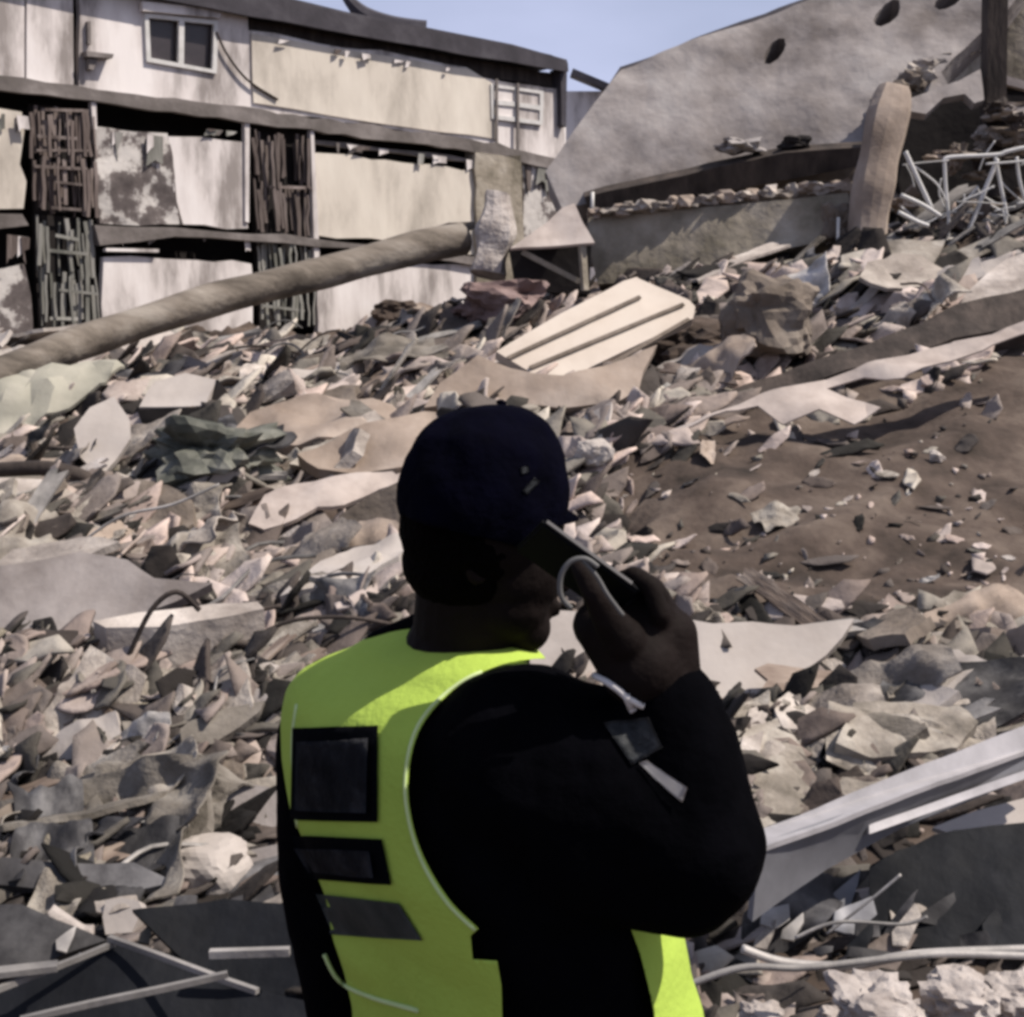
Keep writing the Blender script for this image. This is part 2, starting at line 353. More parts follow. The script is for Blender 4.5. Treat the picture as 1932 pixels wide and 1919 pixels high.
# lower storey panels
def lp(out, m='wallg', off=0.0, rag=.03, **k): return fac('wall_panel', out, m, off=off, rag=rag, step=.3, **k)
lp([(-160, 185), (38, 212), (44, 250), (40, 310), (50, 345), (42, 396), (-160, 402)], 'cream', label='cream lower panel at the end of the facade')
lp([(176, 240), (318, 250), (336, 425), (186, 420)], 'flaked', off=.02, bend=.12, sub=2, label='plaster panel flaking off down to dark brick')
lp([(316, 256), (380, 258), (462, 266), (468, 330), (466, 434), (348, 424), (330, 360), (322, 300)], 'wallg', off=.04)
lp([(592, 288), (700, 298), (896, 322), (903, 400), (902, 480), (700, 452), (600, 444)], 'cream', off=.04, label='large cream wall panel on the lower storey')
lp([(196, 484), (300, 486), (474, 496), (480, 660), (190, 660)], 'wallg', off=.03)
lp([(600, 486), (900, 502), (905, 700), (600, 690)], 'wallg', off=.03)
lp([(-160, 520), (48, 500), (60, 560), (66, 700), (-160, 700)], 'flaked', off=.03)
fac('beam', [(-160, 404), (44, 400), (56, 424), (-160, 440)], 'ledge', off=.1, th=.2, rag=.03)
fac('beam', [(176, 424), (330, 432), (470, 438), (600, 448), (900, 486), (900, 500), (600, 464), (470, 452), (330, 448), (190, 462)], 'ledge', off=.12, th=.2, rag=.03)
fac('beam', [(200, 468), (300, 470), (300, 476), (200, 474)], 'wallg', off=.12, th=.1)
fac('beam', [(590, 262), (720, 278), (890, 300), (890, 306), (720, 286), (592, 270)], 'ledge', off=.0, th=.1, rag=.02)
fac('jamb', [(172, 192), (181, 193), (183, 244), (176, 243)], 'wallg', off=.08, th=.1)
fac('jamb', [(462, 230), (471, 231), (470, 420), (463, 418)], 'wallg', off=.08, th=.1)
fac('jamb', [(586, 246), (592, 247), (604, 500), (594, 498)], 'wallg', off=.08, th=.1)
fac('pillar', [(897, 284), (984, 296), (990, 640), (903, 640)], 'beam', off=.12, th=.3, rag=.03, step=.3)
lp([(985, 300), (1066, 312), (1066, 640), (990, 640)], 'flaked', off=.02)
# slatted columns: loose vertical laths over a near-black sheet that paints the recess shade, rows of ties
def slat_column(x0, x1, y0, y1, n, m, seedv, rows):
    random.seed(seedv)
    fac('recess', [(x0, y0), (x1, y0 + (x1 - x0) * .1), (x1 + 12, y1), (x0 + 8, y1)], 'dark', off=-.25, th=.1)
    bm = bmesh.new()
    for i in range(n):
        f = (i + .5) / n; xa = x0 + (x1 - x0) * f
        for piece in range(2):
            if random.random() < .18: continue
            ya, yb = ((0, .55), (.45, 1))[piece]; ya += random.uniform(0, .14); yb -= random.uniform(0, .14); wd = random.uniform(.018, .065); of = random.uniform(-.10, .10); sh = random.uniform(-5, 5)
            pp = [fpt(xa + 9 * (ya + (yb - ya) * t) + sh * t + random.uniform(-2, 2), y0 + (xa - x0) * .1 + (y1 - y0) * (ya + (yb - ya) * t), .03 + of) for t in (0, .3, .6, 1)]
            for a, b in zip(pp[:-1], pp[1:]): bar_bm(bm, a, b, wd, .03, up=FN)
    link('slat_screen', mesh_of(bm), M[m], BLD)
    for r_ in range(rows):
        bm = bmesh.new(); y = y0 + (y1 - y0) * (r_ + random.uniform(.2, .8)) / rows
        xa = x0 + random.uniform(0, .4) * (x1 - x0); xb = x1 - random.uniform(-.05, .4) * (x1 - x0)
        bar_bm(bm, fpt(xa, y, .1), fpt(xb, y + (xb - xa) * .08 + random.uniform(-8, 8), .1), .02, random.uniform(.02, .05))
        link('crossbar', mesh_of(bm), M[m], BLD)
slat_column(56, 178, 196, 402, 19, 'slatd', 3, 6)
slat_column(64, 186, 402, 620, 17, 'slat', 4, 4)
slat_column(474, 584, 238, 446, 19, 'slatd', 5, 1)
slat_column(482, 592, 444, 620, 16, 'slat', 6, 1)
bm = bmesh.new(); tube_bm(bm, spline([fpt(408, 60, .06), fpt(430, 105, .06), fpt(468, 152, .06), fpt(524, 188, .06)]), .02, 5)
o = link('hanging_cable', mesh_of(bm), M['darkwood']); tag(o, 'thin dark cable curving down the pale upper wall beside the window', 'cable')
random.seed(77)
for (x0, y0, x1, y1, dn) in [(190, 246, 300, 256, 60)] * 6 + [(330, 236, 460, 250, 14)] * 4 + [(592, 264, 890, 302, 22)] * 9 + [(200, 440, 470, 452, 20)] * 5 + [(0, 214, 40, 218, 30)] * 3 + [(0, 440, 60, 450, 60)] * 5 + [(985, 300, 1060, 312, 60)] * 4 + [(478, 66, 880, 134, 16)] * 8:
    t = random.random(); x = x0 + (x1 - x0) * t; y = y0 + (y1 - y0) * t; wd = random.uniform(5, 26); h = random.uniform(.4, 1.2) * dn
    fac('loose_strip', [(x, y), (x + wd, y + wd * .12), (x + wd * random.uniform(.3, 1.2), y + h * random.uniform(.6, 1)), (x + wd * .4, y + h * .8), (x + random.uniform(-8, 8), y + h)], random.choice(['wallg', 'ledge', 'slatd', 'slat', 'wallg']), off=random.uniform(.03, .12), th=.015)
# finial behind the roof
bm = bmesh.new()
tube_bm(bm, spline([W(640, -30, 30), W(660, 2, 30), W(690, 30, 30), W(740, 52, 30), W(800, 66, 30)]), .06, 8, r2=.3)
o = link('roof_finial', mesh_of(bm), M['fascia']); tag(o, 'dark upturned roof ornament rising above the long roof edge', 'roof ornament')
# farther pale building between roof end and fallen slab
FB = E('pale_house', W(1110, 400, 36), 'pale house glimpsed between the long roof and the fallen slab', 'house')
a = W(1062, 150, 36); b = W(1250, 190, 36); c_ = W(1062, 700, 36)
bm = bmesh.new(); box_bm(bm, Vector((a.x, 36, 0)), Vector((b.x - a.x + 3, 0, 0)), Vector((0, 5, 0)), Vector((0, 0, W(1100, 172, 36).z)))
link('wall', mesh_of(bm), M['wallg'], FB)
bm = bmesh.new(); bar_bm(bm, W(1078, 138, 35.8), W(1160, 172, 35.8), .5, .16); bar_bm(bm, W(1160, 172, 35.8), W(1320, 190, 35.8), .5, .16)
link('roof_edge', mesh_of(bm), M['fascia'], FB)

# ------------------------------------------------------------ hero debris
def slab(name, out, anchor, n, th, m, label, cat, Y=None, lift=0.0, rag=0.0, step=.25, sub=2, bend=.03, bs=1.2, holes=(), parent=None, smooth=False, group=None, seed=0):
    n = Vector(n).normalized()
    p0 = W(anchor[0], anchor[1], Y) if Y else G(anchor[0], anchor[1], lift)
    if not Y:
        for _ in range(24):
            if all(q.z > H(q.x, q.y) + .02 for q in (P3(x, y, p0, n) for x, y in out)): break
            p0 = p0 + n * .06
            pp = proj(p0); p0 = P3(anchor[0], anchor[1], p0, n)
    global LASTP; LASTP = p0.copy()
    pts = [P3(x, y, p0, n) for x, y in out]
    if rag: pts = densify(pts, step, rag); pts = [p - n * ((p - p0).dot(n)) for p in pts]
    hs = [[P3(x, y, p0, n) for x, y in h] for h in holes]
    o = link(name, sheet_mesh(pts, n, th, sub=sub, bend=bend, bscale=bs, holes=hs, seed=seed), M[m], parent, smooth=False)
    if parent is None: tag(o, label, cat, group)
    elif label: o['label'] = label
    return o
def hole(cx, cy, a, b, rot):
    return [(cx + a * math.cos(t) * math.cos(rot) - b * math.sin(t) * math.sin(rot) + random.uniform(-1.5, 1.5), cy + a * math.cos(t) * math.sin(rot) + b * math.sin(t) * math.cos(rot) + random.uniform(-1.5, 1.5)) for t in [2 * math.pi * k / 10 for k in range(10)]]
NS = (-.12, -.82, .56)
slab('fallen_slab', [(1030, 326), (1172, 128), (1400, 44), (1530, -4), (1700, -50), (1960, -60), (1900, 20), (1850, 62), (1800, 110), (1775, 140), (1790, 165), (1740, 180), (1700, 190), (1660, 206), (1640, 262), (1600, 284), (1480, 300), (1400, 318), (1300, 342), (1180, 366), (1105, 385), (1060, 392), (1045, 360)],
     (1350, 320), NS, .42, 'slab', 'huge grey concrete slab leaning against the sky, pierced by holes', 'slab', Y=15.2, rag=.012, step=.5, sub=4, bend=.07, bs=1.0,
     holes=[hole(1462, 92, 30, 15, -.9), hole(1674, 24, 34, 17, -.85), hole(1790, -2, 28, 13, -.4)])
# slab's edge faces as dark strips, shade put into their colour
slab('slab_edge', [(1028, 330), (1170, 126), (1400, 40), (1540, -10), (1540, 2), (1402, 52), (1240, 116), (1182, 150), (1110, 246), (1046, 330)], (1200, 140), NS, .10, 'fascia', 'dark broken upper rim of the leaning slab', 'slab', Y=16.3, rag=.03, step=.3, sub=2)
NB = (-.05, -.95, -.3)
slab('underside_shade', [(1102, 372), (1240, 342), (1400, 306), (1480, 288), (1560, 282), (1636, 278), (1630, 312), (1540, 330), (1400, 356), (1260, 388), (1118, 410)], (1350, 340), NB, .3, 'darkwood', 'long dark strip painted as the shaded bottom edge of the leaning slab', 'beam', Y=14.9, rag=.01)  # dark strip over the slab's bottom face; its shade is painted
NF = (-.15, -.93, .22)
slab('concrete_beam', [(1110, 412), (1200, 404), (1300, 392), (1420, 380), (1520, 372), (1600, 364), (1604, 400), (1570, 452), (1480, 470), (1380, 492), (1290, 516), (1200, 532), (1128, 536), (1112, 470)], (1350, 450), NF, .45, 'beam', 'olive grey concrete beam lying under the leaning slab', 'beam', Y=14.0, rag=.02, sub=2, bend=.05)
slab('bent_roof_sheet', [(962, 468), (1000, 440), (1060, 392), (1084, 384), (1100, 420), (1122, 454), (1060, 458), (1000, 464)], (1050, 440), (-.1, -.7, .7), .03, 'flash', 'small pale triangular sheet over a dark gap beside the beam', 'metal sheet', Y=13.6, sub=2, bend=.04)
slab('recess_shade', [(960, 468), (1116, 458), (1112, 556), (1040, 552), (970, 530)], (1040, 500), (0, -1, 0), .5, 'dark', 'dark block painted as the shaded recess under the pale triangular sheet', 'dark recess', Y=13.8, sub=1, bend=.02)  # near-black block; the recess shade is put into its colour
bm = bmesh.new(); bar_bm(bm, W(985, 475, 13.6), W(1095, 532, 13.6), .05, .05)
o = link('wooden_strut', mesh_of(bm), M['beam']); tag(o, 'thin diagonal strut across the dark gap', 'strut')
bm = bmesh.new(); bar_bm(bm, W(1098, 462, 13.55), W(1104, 548, 13.5), .06, .05)
o = link('wooden_strut', mesh_of(bm), M['beam']); tag(o, 'short upright strut under the triangular sheet', 'strut')
slab('dark_gap_fill', [(1106, 380), (1300, 345), (1600, 300), (1640, 300), (1640, 470), (1110, 500)], (1350, 400), (0, -1, .05), .3, 'rock', 'dark fill added for the shaded gap under the leaning slab', 'wall', Y=15.3, rag=.03)  # added dark sheet that closes the gap with painted shade
# leaning broken column
def rough_tube(name, ctr, rad, m, label, cat, seg=14, wob=.35, n=6, fr=3.0):
    bm = bmesh.new(); pts = spline(ctr, n); L = len(pts)
    rs = [rad[0] + (rad[-1] - rad[0]) * i / (L - 1) if len(rad) == 2 else np.interp(i / (L - 1), np.linspace(0, 1, len(rad)), rad) for i in range(L)]
    rings = []
    d = (pts[-1] - pts[0]).normalized(); s = d.cross(Vector((0, 1, 0.01))).normalized(); u = d.cross(s)
    for i, p in enumerate(pts):
        ring = []
        for k in range(seg):
            a = 2 * math.pi * k / seg; v = (s * math.cos(a) + u * math.sin(a))
            q = 1 / max(abs(math.cos(a)), abs(math.sin(a))) ** .6
            rr = rs[i] * q * (1 + wob * noise.noise((p + v * rs[i]) * fr))
            ring.append(bm.verts.new(p + v * rr))
        rings.append(ring)
    for i in range(L - 1):
        for k in range(seg): bm.faces.new((rings[i][k], rings[i][(k + 1) % seg], rings[i + 1][(k + 1) % seg], rings[i + 1][k]))
    bm.faces.new(rings[0][::-1]); bm.faces.new(rings[-1]); bmesh.ops.recalc_face_normals(bm, faces=bm.faces[:])
    o = link(name, mesh_of(bm), M[m]); tag(o, label, cat); return o
rough_tube('broken_column', [W(1686, 168, 13.9), W(1672, 240, 13.8), W(1650, 340, 13.7), W(1636, 450, 13.6)], [.13, .2, .2, .2, .16], 'tan', 'thick cracked pale column propped against the leaning slab', 'column', wob=.35, n=14, fr=2.2)
rough_tube('stone_stub', [W(938, 368, 14.4), W(936, 430, 14.3), W(918, 520, 14.2)], [.13, .18, .15], 'stone', 'rough pale stone stub at the upper end of the fallen pole', 'stone', wob=.5, n=12, fr=3.5)
# fallen pole
bm = bmesh.new(); tube_bm(bm, spline([W(-120, 752, 10.9), W(0, 706, 11.2), W(200, 630, 12.0), W(420, 562, 12.8), W(640, 508, 13.6), W(760, 474, 14.0), W(872, 450, 14.4)], 10), .135, 20, r2=.165, wob=.14)
o = link('fallen_pole', mesh_of(bm), M['log'], smooth=True); tag(o, 'long round timber pole fallen across the rubble in front of the damaged building', 'pole')
rough_tube('broken_branch', [W(800, 444, 14.5), W(850, 436, 14.5), W(896, 424, 14.5)], [.05, .08, .03], 'log', 'jagged splintered wood on top of the pole end', 'wood', seg=8)
# dark post and wall at the right top
bm = bmesh.new(); bar_bm(bm, W(1878, -60, 14.6), W(1872, 320, 14.6), .2, .2, up=Vector((0, 1, 0)))
o = link('dark_post', mesh_of(bm), M['darkwood']); tag(o, 'tall dark timber post standing beyond the broken column', 'post')
SH = E('cream_shed', W(1960, 300, 16.5), 'cream shed wall showing past the dark timber post', 'shed')
a = W(1888, 150, 16.5); bm = bmesh.new(); box_bm(bm, Vector((a.x, 16.5, a.z)), Vector((3, 0, 0)), Vector((0, 2.5, 0)), Vector((0, 0, 2.2)))
link('wall', mesh_of(bm), M['beam'], SH)
bm = bmesh.new(); bar_bm(bm, W(1893, 152, 16.3), W(2020, 186, 16.3), .12, .09); link('sill', mesh_of(bm), M['flash'], SH)
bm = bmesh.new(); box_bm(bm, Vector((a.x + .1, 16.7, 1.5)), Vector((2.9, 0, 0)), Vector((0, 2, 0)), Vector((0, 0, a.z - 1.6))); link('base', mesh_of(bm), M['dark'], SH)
slab('dark_hole_sheet', [(1700, 190), (1790, 172), (1900, 180), (1990, 200), (1990, 460), (1700, 440)], (1800, 300), (0, -1, .05), .2, 'dark', 'near-black sheet painted as the dark interior behind the white bent tubes', 'wall', Y=15.0, rag=.05)  # near-black sheet; darkness of the hole is put into its colour
def tube(name, px, r, m, label, cat, Y, seg=7, sp=6, group=None):
    bm = bmesh.new(); pts = [W(p[0], p[1], p[2] if len(p) > 2 else Y) for p in px]
    tube_bm(bm, spline(pts, sp) if sp > 1 else pts, r, seg)
    o = link(name, mesh_of(bm), M[m], smooth=True); tag(o, label, cat, group); return o
# bent white bed frame tubes
BF = E('metal_bed_frame', W(1830, 450, 13.4), 'mangled bed frame of bent white tubes in front of the black gap', 'bed frame')
def bt(name, px, r, Y):
    r *= .8; bm = bmesh.new(); tube_bm(bm, spline([W(x, y, Y) for x, y in px], 6), r, 8); link(name, mesh_of(bm), M['white'], BF, smooth=True)
bt('rail', [(1782, 300), (1800, 296), (1880, 292), (1900, 286), (1940, 278), (1990, 280)], .024, 13.3)
bt('leg', [(1708, 286), (1728, 330), (1758, 394)], .028, 13.2)
bt('leg', [(1782, 298), (1784, 350), (1790, 412), (1788, 450)], .022, 13.3)
bt('leg', [(1882, 300), (1866, 340), (1842, 400), (1824, 442)], .028, 13.3)
bt('leg', [(1878, 296), (1890, 360), (1898, 400), (1896, 440)], .022, 13.3)
bt('stretcher', [(1776, 412), (1810, 390), (1846, 352)], .012, 13.35)
bt('stretcher', [(1700, 390), (1745, 420), (1800, 400), (1932, 412)], .012, 13.35)
random.seed(31)
for k in range(16):
    x = random.uniform(1700, 1930); y = random.uniform(300, 400); a = random.uniform(-1.2, 1.6); L_ = random.uniform(40, 110)
    bt('rod', [(x, y), (x + L_ * .5 * math.cos(a) + random.uniform(-12, 12), y + L_ * .5 * math.sin(a)), (x + L_ * math.cos(a), y + L_ * math.sin(a))], random.uniform(.006, .013), 13.3 + random.uniform(-.15, .3))
bt('leg', [(1918, 296), (1926, 350), (1950, 420)], .02, 13.3)
tube('bent_rod', [(1700, 368), (1740, 386), (1775, 408)], .02, 'white', 'short pale bent rod at the foot of the broken column', 'rod', 13.1)
tube('bent_rod', [(1695, 400), (1730, 418), (1752, 426)], .02, 'white', 'lower of two pale rods at the broken column foot', 'rod', 13.0)
tube('iron_stake', [(1118, 362), (1117, 410)], .018, 'white', 'short pale stake standing at the slab corner', 'stake', 14.6, sp=1)
tube('iron_stake', [(1582, 410), (1580, 486)], .016, 'white', 'thin pale stake in front of the beam end', 'stake', 13.6, sp=1)
slab('fallen_lintel', [(1700, 190), (1760, 168), (1850, 130), (1856, 190), (1838, 196), (1820, 178), (1780, 184), (1748, 214), (1706, 206)], (1770, 190), (0, -.8, .5), .1, 'slab', 'ragged torn slab edge curling above the black hole', 'slab', Y=14.3, rag=.03)
slab('pink_block', [(1800, 596), (1820, 556), (1900, 486), (1960, 470), (1990, 520), (1930, 552), (1880, 590), (1830, 612)], (1880, 550), (-.2, -.55, .8), .35, 'dustp', 'pinkish flat block at the top of the dark timber ramp', 'block', lift=.3, rag=.03)
# ribbed panel and pieces round it
RP = E('ribbed_panel', G(1100, 700), 'cream board with three dark groove lines lying tilted among the rubble', 'board')
NR = Vector((.10, -.72, .68)).normalized(); RP0 = G(1110, 640, .55)
slab('board', [(936, 662), (1060, 590), (1176, 530), (1200, 523), (1300, 566), (1312, 578), (1308, 600), (1250, 628), (1120, 690), (1040, 730), (1016, 712)], (1110, 640), NR, .09, 'panel', None, None, lift=.55, parent=RP, sub=2, bend=.015)
RP0 = LASTP
for a, b in (((958, 676), (1208, 560)), ((1000, 694), (1290, 574)), ((1120, 706), (1300, 602))):
    bm = bmesh.new(); p, q = P3(a[0], a[1], RP0 + NR * .015, NR), P3(b[0], b[1], RP0 + NR * .015, NR)
    bar_bm(bm, p, q, .032, .012, up=NR); link('groove_line', mesh_of(bm), M['rock'], RP)  # dark bar painted as the shade of a groove
slab('tan_wall_piece', [(902, 668), (1010, 708), (1060, 716), (1200, 668), (1240, 650), (1214, 700), (1204, 742), (1160, 770), (1060, 778), (960, 760), (800, 772), (830, 720)], (1050, 740), (.05, -.8, .55), .12, 'tan', 'large tan plaster piece fallen below the ribbed board', 'wall piece', lift=.3, rag=.03, bend=.12)
slab('tan_wall_piece', [(690, 800), (800, 772), (960, 764), (1050, 778), (1010, 830), (800, 880), (600, 880), (560, 850)], (780, 830), (0, -.55, .82), .1, 'tan', 'broad tan plaster sheet sloping down behind the cap', 'wall piece', lift=.2, rag=.04, bend=.14)
slab('tan_wall_piece', [(470, 760), (600, 738), (740, 762), (770, 800), (620, 842), (480, 832), (430, 800)], (600, 790), (.05, -.5, .85), .1, 'tan', 'smaller crumpled tan plaster sheet nearer the concrete box', 'wall piece', lift=.2, rag=.05, bend=.22)
# boulder etc
def rock(name, px, py, rx, ry, m, label, cat, lift=0, depth=1.0, seed=1, sub=4, amp=.35, group=None, base=None):
    p = base or G(px, py, lift); dep = p.y; a = rx / FOC * dep; b = ry / FOC * dep
    bm = bmesh.new(); bmesh.ops.create_icosphere(bm, subdivisions=sub, radius=1)
    for v in bm.verts:
        k = 1 + amp * noise.fractal(v.co * 1.3 + Vector((seed * 5.1, seed, 0)), .8, 2.1, 4)
        c2 = Vector([math.copysign(abs(c) ** .8, c) for c in v.co])
        v.co = Vector((c2.x * a, c2.y * a * depth, c2.z * b)) * k + p
    o = link(name, mesh_of(bm), M[m]); tag(o, label, cat, group); return o
rock('boulder', 1446, 690, 84, 78, 'rock', 'big rounded brown boulder beside the ribbed board', 'boulder', lift=.35, seed=2)
rock('cloth_heap', 950, 610, 82, 40, 'maroon', 'maroon cloth heap between the stone stub and ribbed board', 'cloth', lift=.18, seed=5, amp=.5)
rock('soil_heap', 1330, 690, 100, 60, 'soil', 'brown soil heap between ribbed board and boulder', 'soil heap', lift=.1, seed=9, amp=.5)
rock('earth_clod', 752, 606, 46, 24, 'soil', 'dark clod of earth just below the fallen pole', 'earth clod', lift=.12, seed=12, amp=.4)
rock('dome_stone', 398, 1690, 82, 58, 'slabl', 'pale grey dome shaped stone by the officer\'s elbow', 'stone', lift=.1, seed=3, amp=.12)
rock('white_chunk', 236, 1262, 34, 30, 'stone', 'small white chunk below the long bright edged slab', 'stone', lift=.08, seed=14, amp=.5)
rock('round_stone', 1122, 890, 34, 26, 'slabl', 'round grey stone just past the cap visor', 'stone', lift=.12, seed=15, amp=.25)
# flashing strip and timber ramp
slab('timber_ramp', [(1326, 768), (1400, 728), (1560, 676), (1700, 620), (1800, 576), (1932, 546), (2000, 520), (2000, 590), (1932, 606), (1800, 640), (1600, 706), (1400, 762)], (1640, 680), (-.1, -.6, .78), .2, 'darkwood', 'long dark timber ramp above the pale roof flashing', 'timber', lift=.2, rag=.03, bend=.06)
slab('roof_flashing', [(1184, 838), (1215, 822), (1310, 792), (1440, 746), (1560, 712), (1650, 688), (1800, 642), (1900, 616), (1990, 596), (1990, 616), (1930, 628), (1850, 664), (1790, 678), (1740, 706), (1704, 724), (1670, 722), (1630, 712), (1560, 728), (1600, 740), (1632, 748), (1662, 768), (1636, 786), (1612, 802), (1590, 796), (1545, 780), (1500, 790), (1478, 796), (1430, 768), (1370, 776), (1300, 800), (1240, 822), (1200, 840)],
     (1560, 750), (-.12, -.62, .77), .012, 'flash', 'long pale pinkish roof flashing with a torn wavy edge above the soil', 'flashing', lift=.32, sub=2, bend=.08, bs=2)
slab('pale_slab', [(980, 1150), (1180, 1166), (1300, 1168), (1345, 1176), (1420, 1170), (1500, 1176), (1612, 1166), (1590, 1200), (1560, 1232), (1520, 1262), (1440, 1310), (1400, 1340), (1372, 1344), (1340, 1310), (1240, 1300), (960, 1290)], (1300, 1250), (.0, -.62, .78), .07, 'slabl', 'smooth pale slab tilted behind the officer\'s raised hand', 'slab', lift=.22, bend=.03, sub=2)
slab('tilted_board', [(-60, 1082), (60, 1060), (150, 1034), (240, 1050), (290, 1084), (400, 1096), (330, 1130), (250, 1156), (140, 1200), (50, 1226), (10, 1232), (-60, 1240)], (150, 1150), (.1, -.6, .8), .06, 'slab', 'wide smooth grey board above the long bright edged slab', 'board', lift=.22, bend=.05)
def block(name, out, anchor, n, th, m, label, cat, **k): return slab(name, out, anchor, n, th, m, label, cat, **k)
block('long_slab', [(176, 1176), (260, 1156), (400, 1140), (486, 1138), (498, 1150), (420, 1164), (300, 1180), (200, 1186)], (330, 1165), (0, -.15, .98), .26, 'dustp', 'long narrow slab with a bright dusty top edge', 'slab', lift=.26, bend=.02)
tube('curved_strip', [(480, 1196), (560, 1170), (620, 1118), (664, 1084)], .035, 'dustp', 'curved pale strip rising towards the officer\'s neck', 'strip', 7.4)
tube('curved_strip', [(-20, 888), (90, 884), (160, 902), (200, 930)], .05, 'darkwood', 'dark bent strip along the pale flat slab', 'strip', 8.8)
slab('pale_cloth', [(-60, 740), (60, 712), (170, 690), (236, 694), (200, 728), (130, 770), (60, 800), (-60, 850)], (90, 760), (.1, -.6, .8), .03, 'palegreen', 'pale greenish cloth spread just under the pole', 'cloth', lift=.25, bend=.16, bs=2.2, smooth=False)
slab('round_board', [(170, 770), (215, 748), (244, 790), (246, 828), (216, 870), (190, 900), (150, 860), (140, 810)], (200, 820), (.1, -.75, .65), .05, 'slabl', 'rounded smooth grey board beside the green cloth', 'board', lift=.25)
slab('flat_slab', [(-60, 900), (90, 902), (150, 936), (110, 968), (-60, 972)], (40, 940), (0, -.5, .86), .1, 'dustp', 'flat pinkish slab beneath the dark bent strip', 'slab', lift=.2, rag=.02)
CB = E('concrete_box', G(330, 800), 'small concrete box with a dark hollow under its lid', 'box')
slab('lid', [(262, 768), (290, 722), (350, 704), (410, 716), (392, 752), (388, 764)], (330, 740), (.05, -.6, .8), .08, 'slabl', None, None, lift=.4, parent=CB)
slab('side', [(258, 772), (388, 768), (380, 796), (340, 800), (270, 804)], (330, 785), (0, -.98, .1), .3, 'dark', None, None, lift=.3, parent=CB)  # near-black front; shade of the open hollow is painted on it
slab('side', [(412, 716), (430, 740), (424, 770), (394, 772)], (410, 750), (.5, -.85, .1), .1, 'dark', None, None, lift=.3, parent=CB)
rock('green_tarp', 400, 900, 96, 54, 'green', 'dull green crumpled tarp heap beside the draped cloth', 'tarp', lift=.15, seed=21, amp=.75)
slab('draped_cloth', [(470, 1000), (500, 940), (560, 912), (740, 890), (760, 900), (700, 932), (650, 960), (600, 966), (560, 992), (500, 1016)], (600, 950), (.05, -.6, .8), .03, 'flash', 'pale cloth draped over a broken block left of the cap', 'cloth', lift=.35, bend=.1, bs=2)
bpy.data.objects['draped_cloth']['label'] = 'pale cloth draped over a broken brown block near the cap'
slab('broken_block', [(640, 972), (700, 934), (760, 906), (770, 1030), (740, 1060), (660, 1040), (640, 1010)], (700, 980), (.05, -.97, .2), .4, 'rock', 'brown broken block under the draped cloth', 'block', lift=.3, rag=.03)
slab('broken_plank', [(340, 1380), (360, 1364), (430, 1340), (500, 1326), (490, 1346), (450, 1376), (400, 1408), (344, 1410)], (420, 1370), (.1, -.6, .8), .05, 'dustg', 'broad pale green plank beside the vest shoulder', 'plank', lift=.15)
slab('fallen_board', [(380, 1486), (440, 1476), (530, 1490), (536, 1584), (470, 1560), (400, 1534)], (460, 1530), (.15, -.75, .65), .05, 'slab', 'rectangular grey panel beside the vest patches', 'panel', lift=.2)
slab('fallen_board', [(470, 1604), (534, 1590), (534, 1680), (478, 1662)], (505, 1640), (.3, -.85, .4), .04, 'slab', 'small upright grey panel behind the dome stone', 'panel', lift=.1)
slab('grey_sheet', [(-60, 1620), (120, 1624), (250, 1620), (330, 1660), (240, 1672), (-60, 1668)], (100, 1650), (0, -.5, .85), .03, 'greysheet', 'flat greenish grey sheet at the rubble foot', 'sheet', lift=.15, bend=.05)
slab('long_plank', [(-60, 1570), (120, 1530), (230, 1490), (250, 1500), (150, 1556), (-60, 1600)], (100, 1555), (0, -.6, .8), .04, 'dustg', 'long pale plank above the flat grey sheet', 'plank', lift=.12)
slab('pale_strip', [(200, 1700), (230, 1694), (262, 1700), (270, 1716), (250, 1760), (200, 1764), (194, 1730)], (230, 1730), (0, -.85, .5), .08, 'slabl', 'small square pale block above the crossed metal bars', 'block', lift=.12)
tube('white_rod', [(90, 1722), (110, 1736), (150, 1762), (176, 1764)], .03, 'stone', 'short thick white rod on the dark metal sheet', 'rod', 3.9)
tube('white_rod', [(380, 1770), (420, 1776), (450, 1768), (480, 1758)], .02, 'stone', 'wavy white strip beside the left arm sleeve', 'strip', 3.9)
# dark car-like sheet metal, lower left
slab('dark_metal_sheet', [(-60, 1700), (40, 1706), (110, 1740), (200, 1770), (120, 1800), (60, 1830), (-60, 1850)], (70, 1770), (.1, -.6, .8), .02, 'greysheet', 'dull blue grey sheet metal at the lower corner', 'metal sheet', lift=.28, bend=.06)
slab('dark_metal_sheet', [(-60, 1880), (100, 1830), (212, 1778), (340, 1820), (540, 1880), (640, 1900), (640, 2000), (-60, 2010)], (240, 1880), (0, -.55, .84), .02, 'blacksheet', 'black sheet metal under the crossed metal bars', 'metal sheet', lift=.26, bend=.05)
slab('dark_metal_sheet', [(250, 1720), (420, 1690), (560, 1700), (640, 1760), (640, 1900), (540, 1880), (340, 1800)], (420, 1790), (0, -.6, .8), .02, 'blacksheet', 'black sheet metal beside the left arm sleeve', 'metal sheet', lift=.22, bend=.08)
def gbar(name, a, b, wd, hd, m, label, cat, la=.4, lb=.4, Ya=None, Yb=None):
    p = W(a[0], a[1], Ya) if Ya else G(a[0], a[1], la); q = W(b[0], b[1], Yb) if Yb else G(b[0], b[1], lb)
    bm = bmesh.new(); bar_bm(bm, p, q, wd, hd); bmesh.ops.subdivide_edges(bm, edges=bm.edges[:], cuts=5, use_grid_fill=True)
    for v in bm.verts: v.co += noise.noise_vector(v.co * 3) * .006
    o = link(name, mesh_of(bm), M[m]); tag(o, label, cat); return o
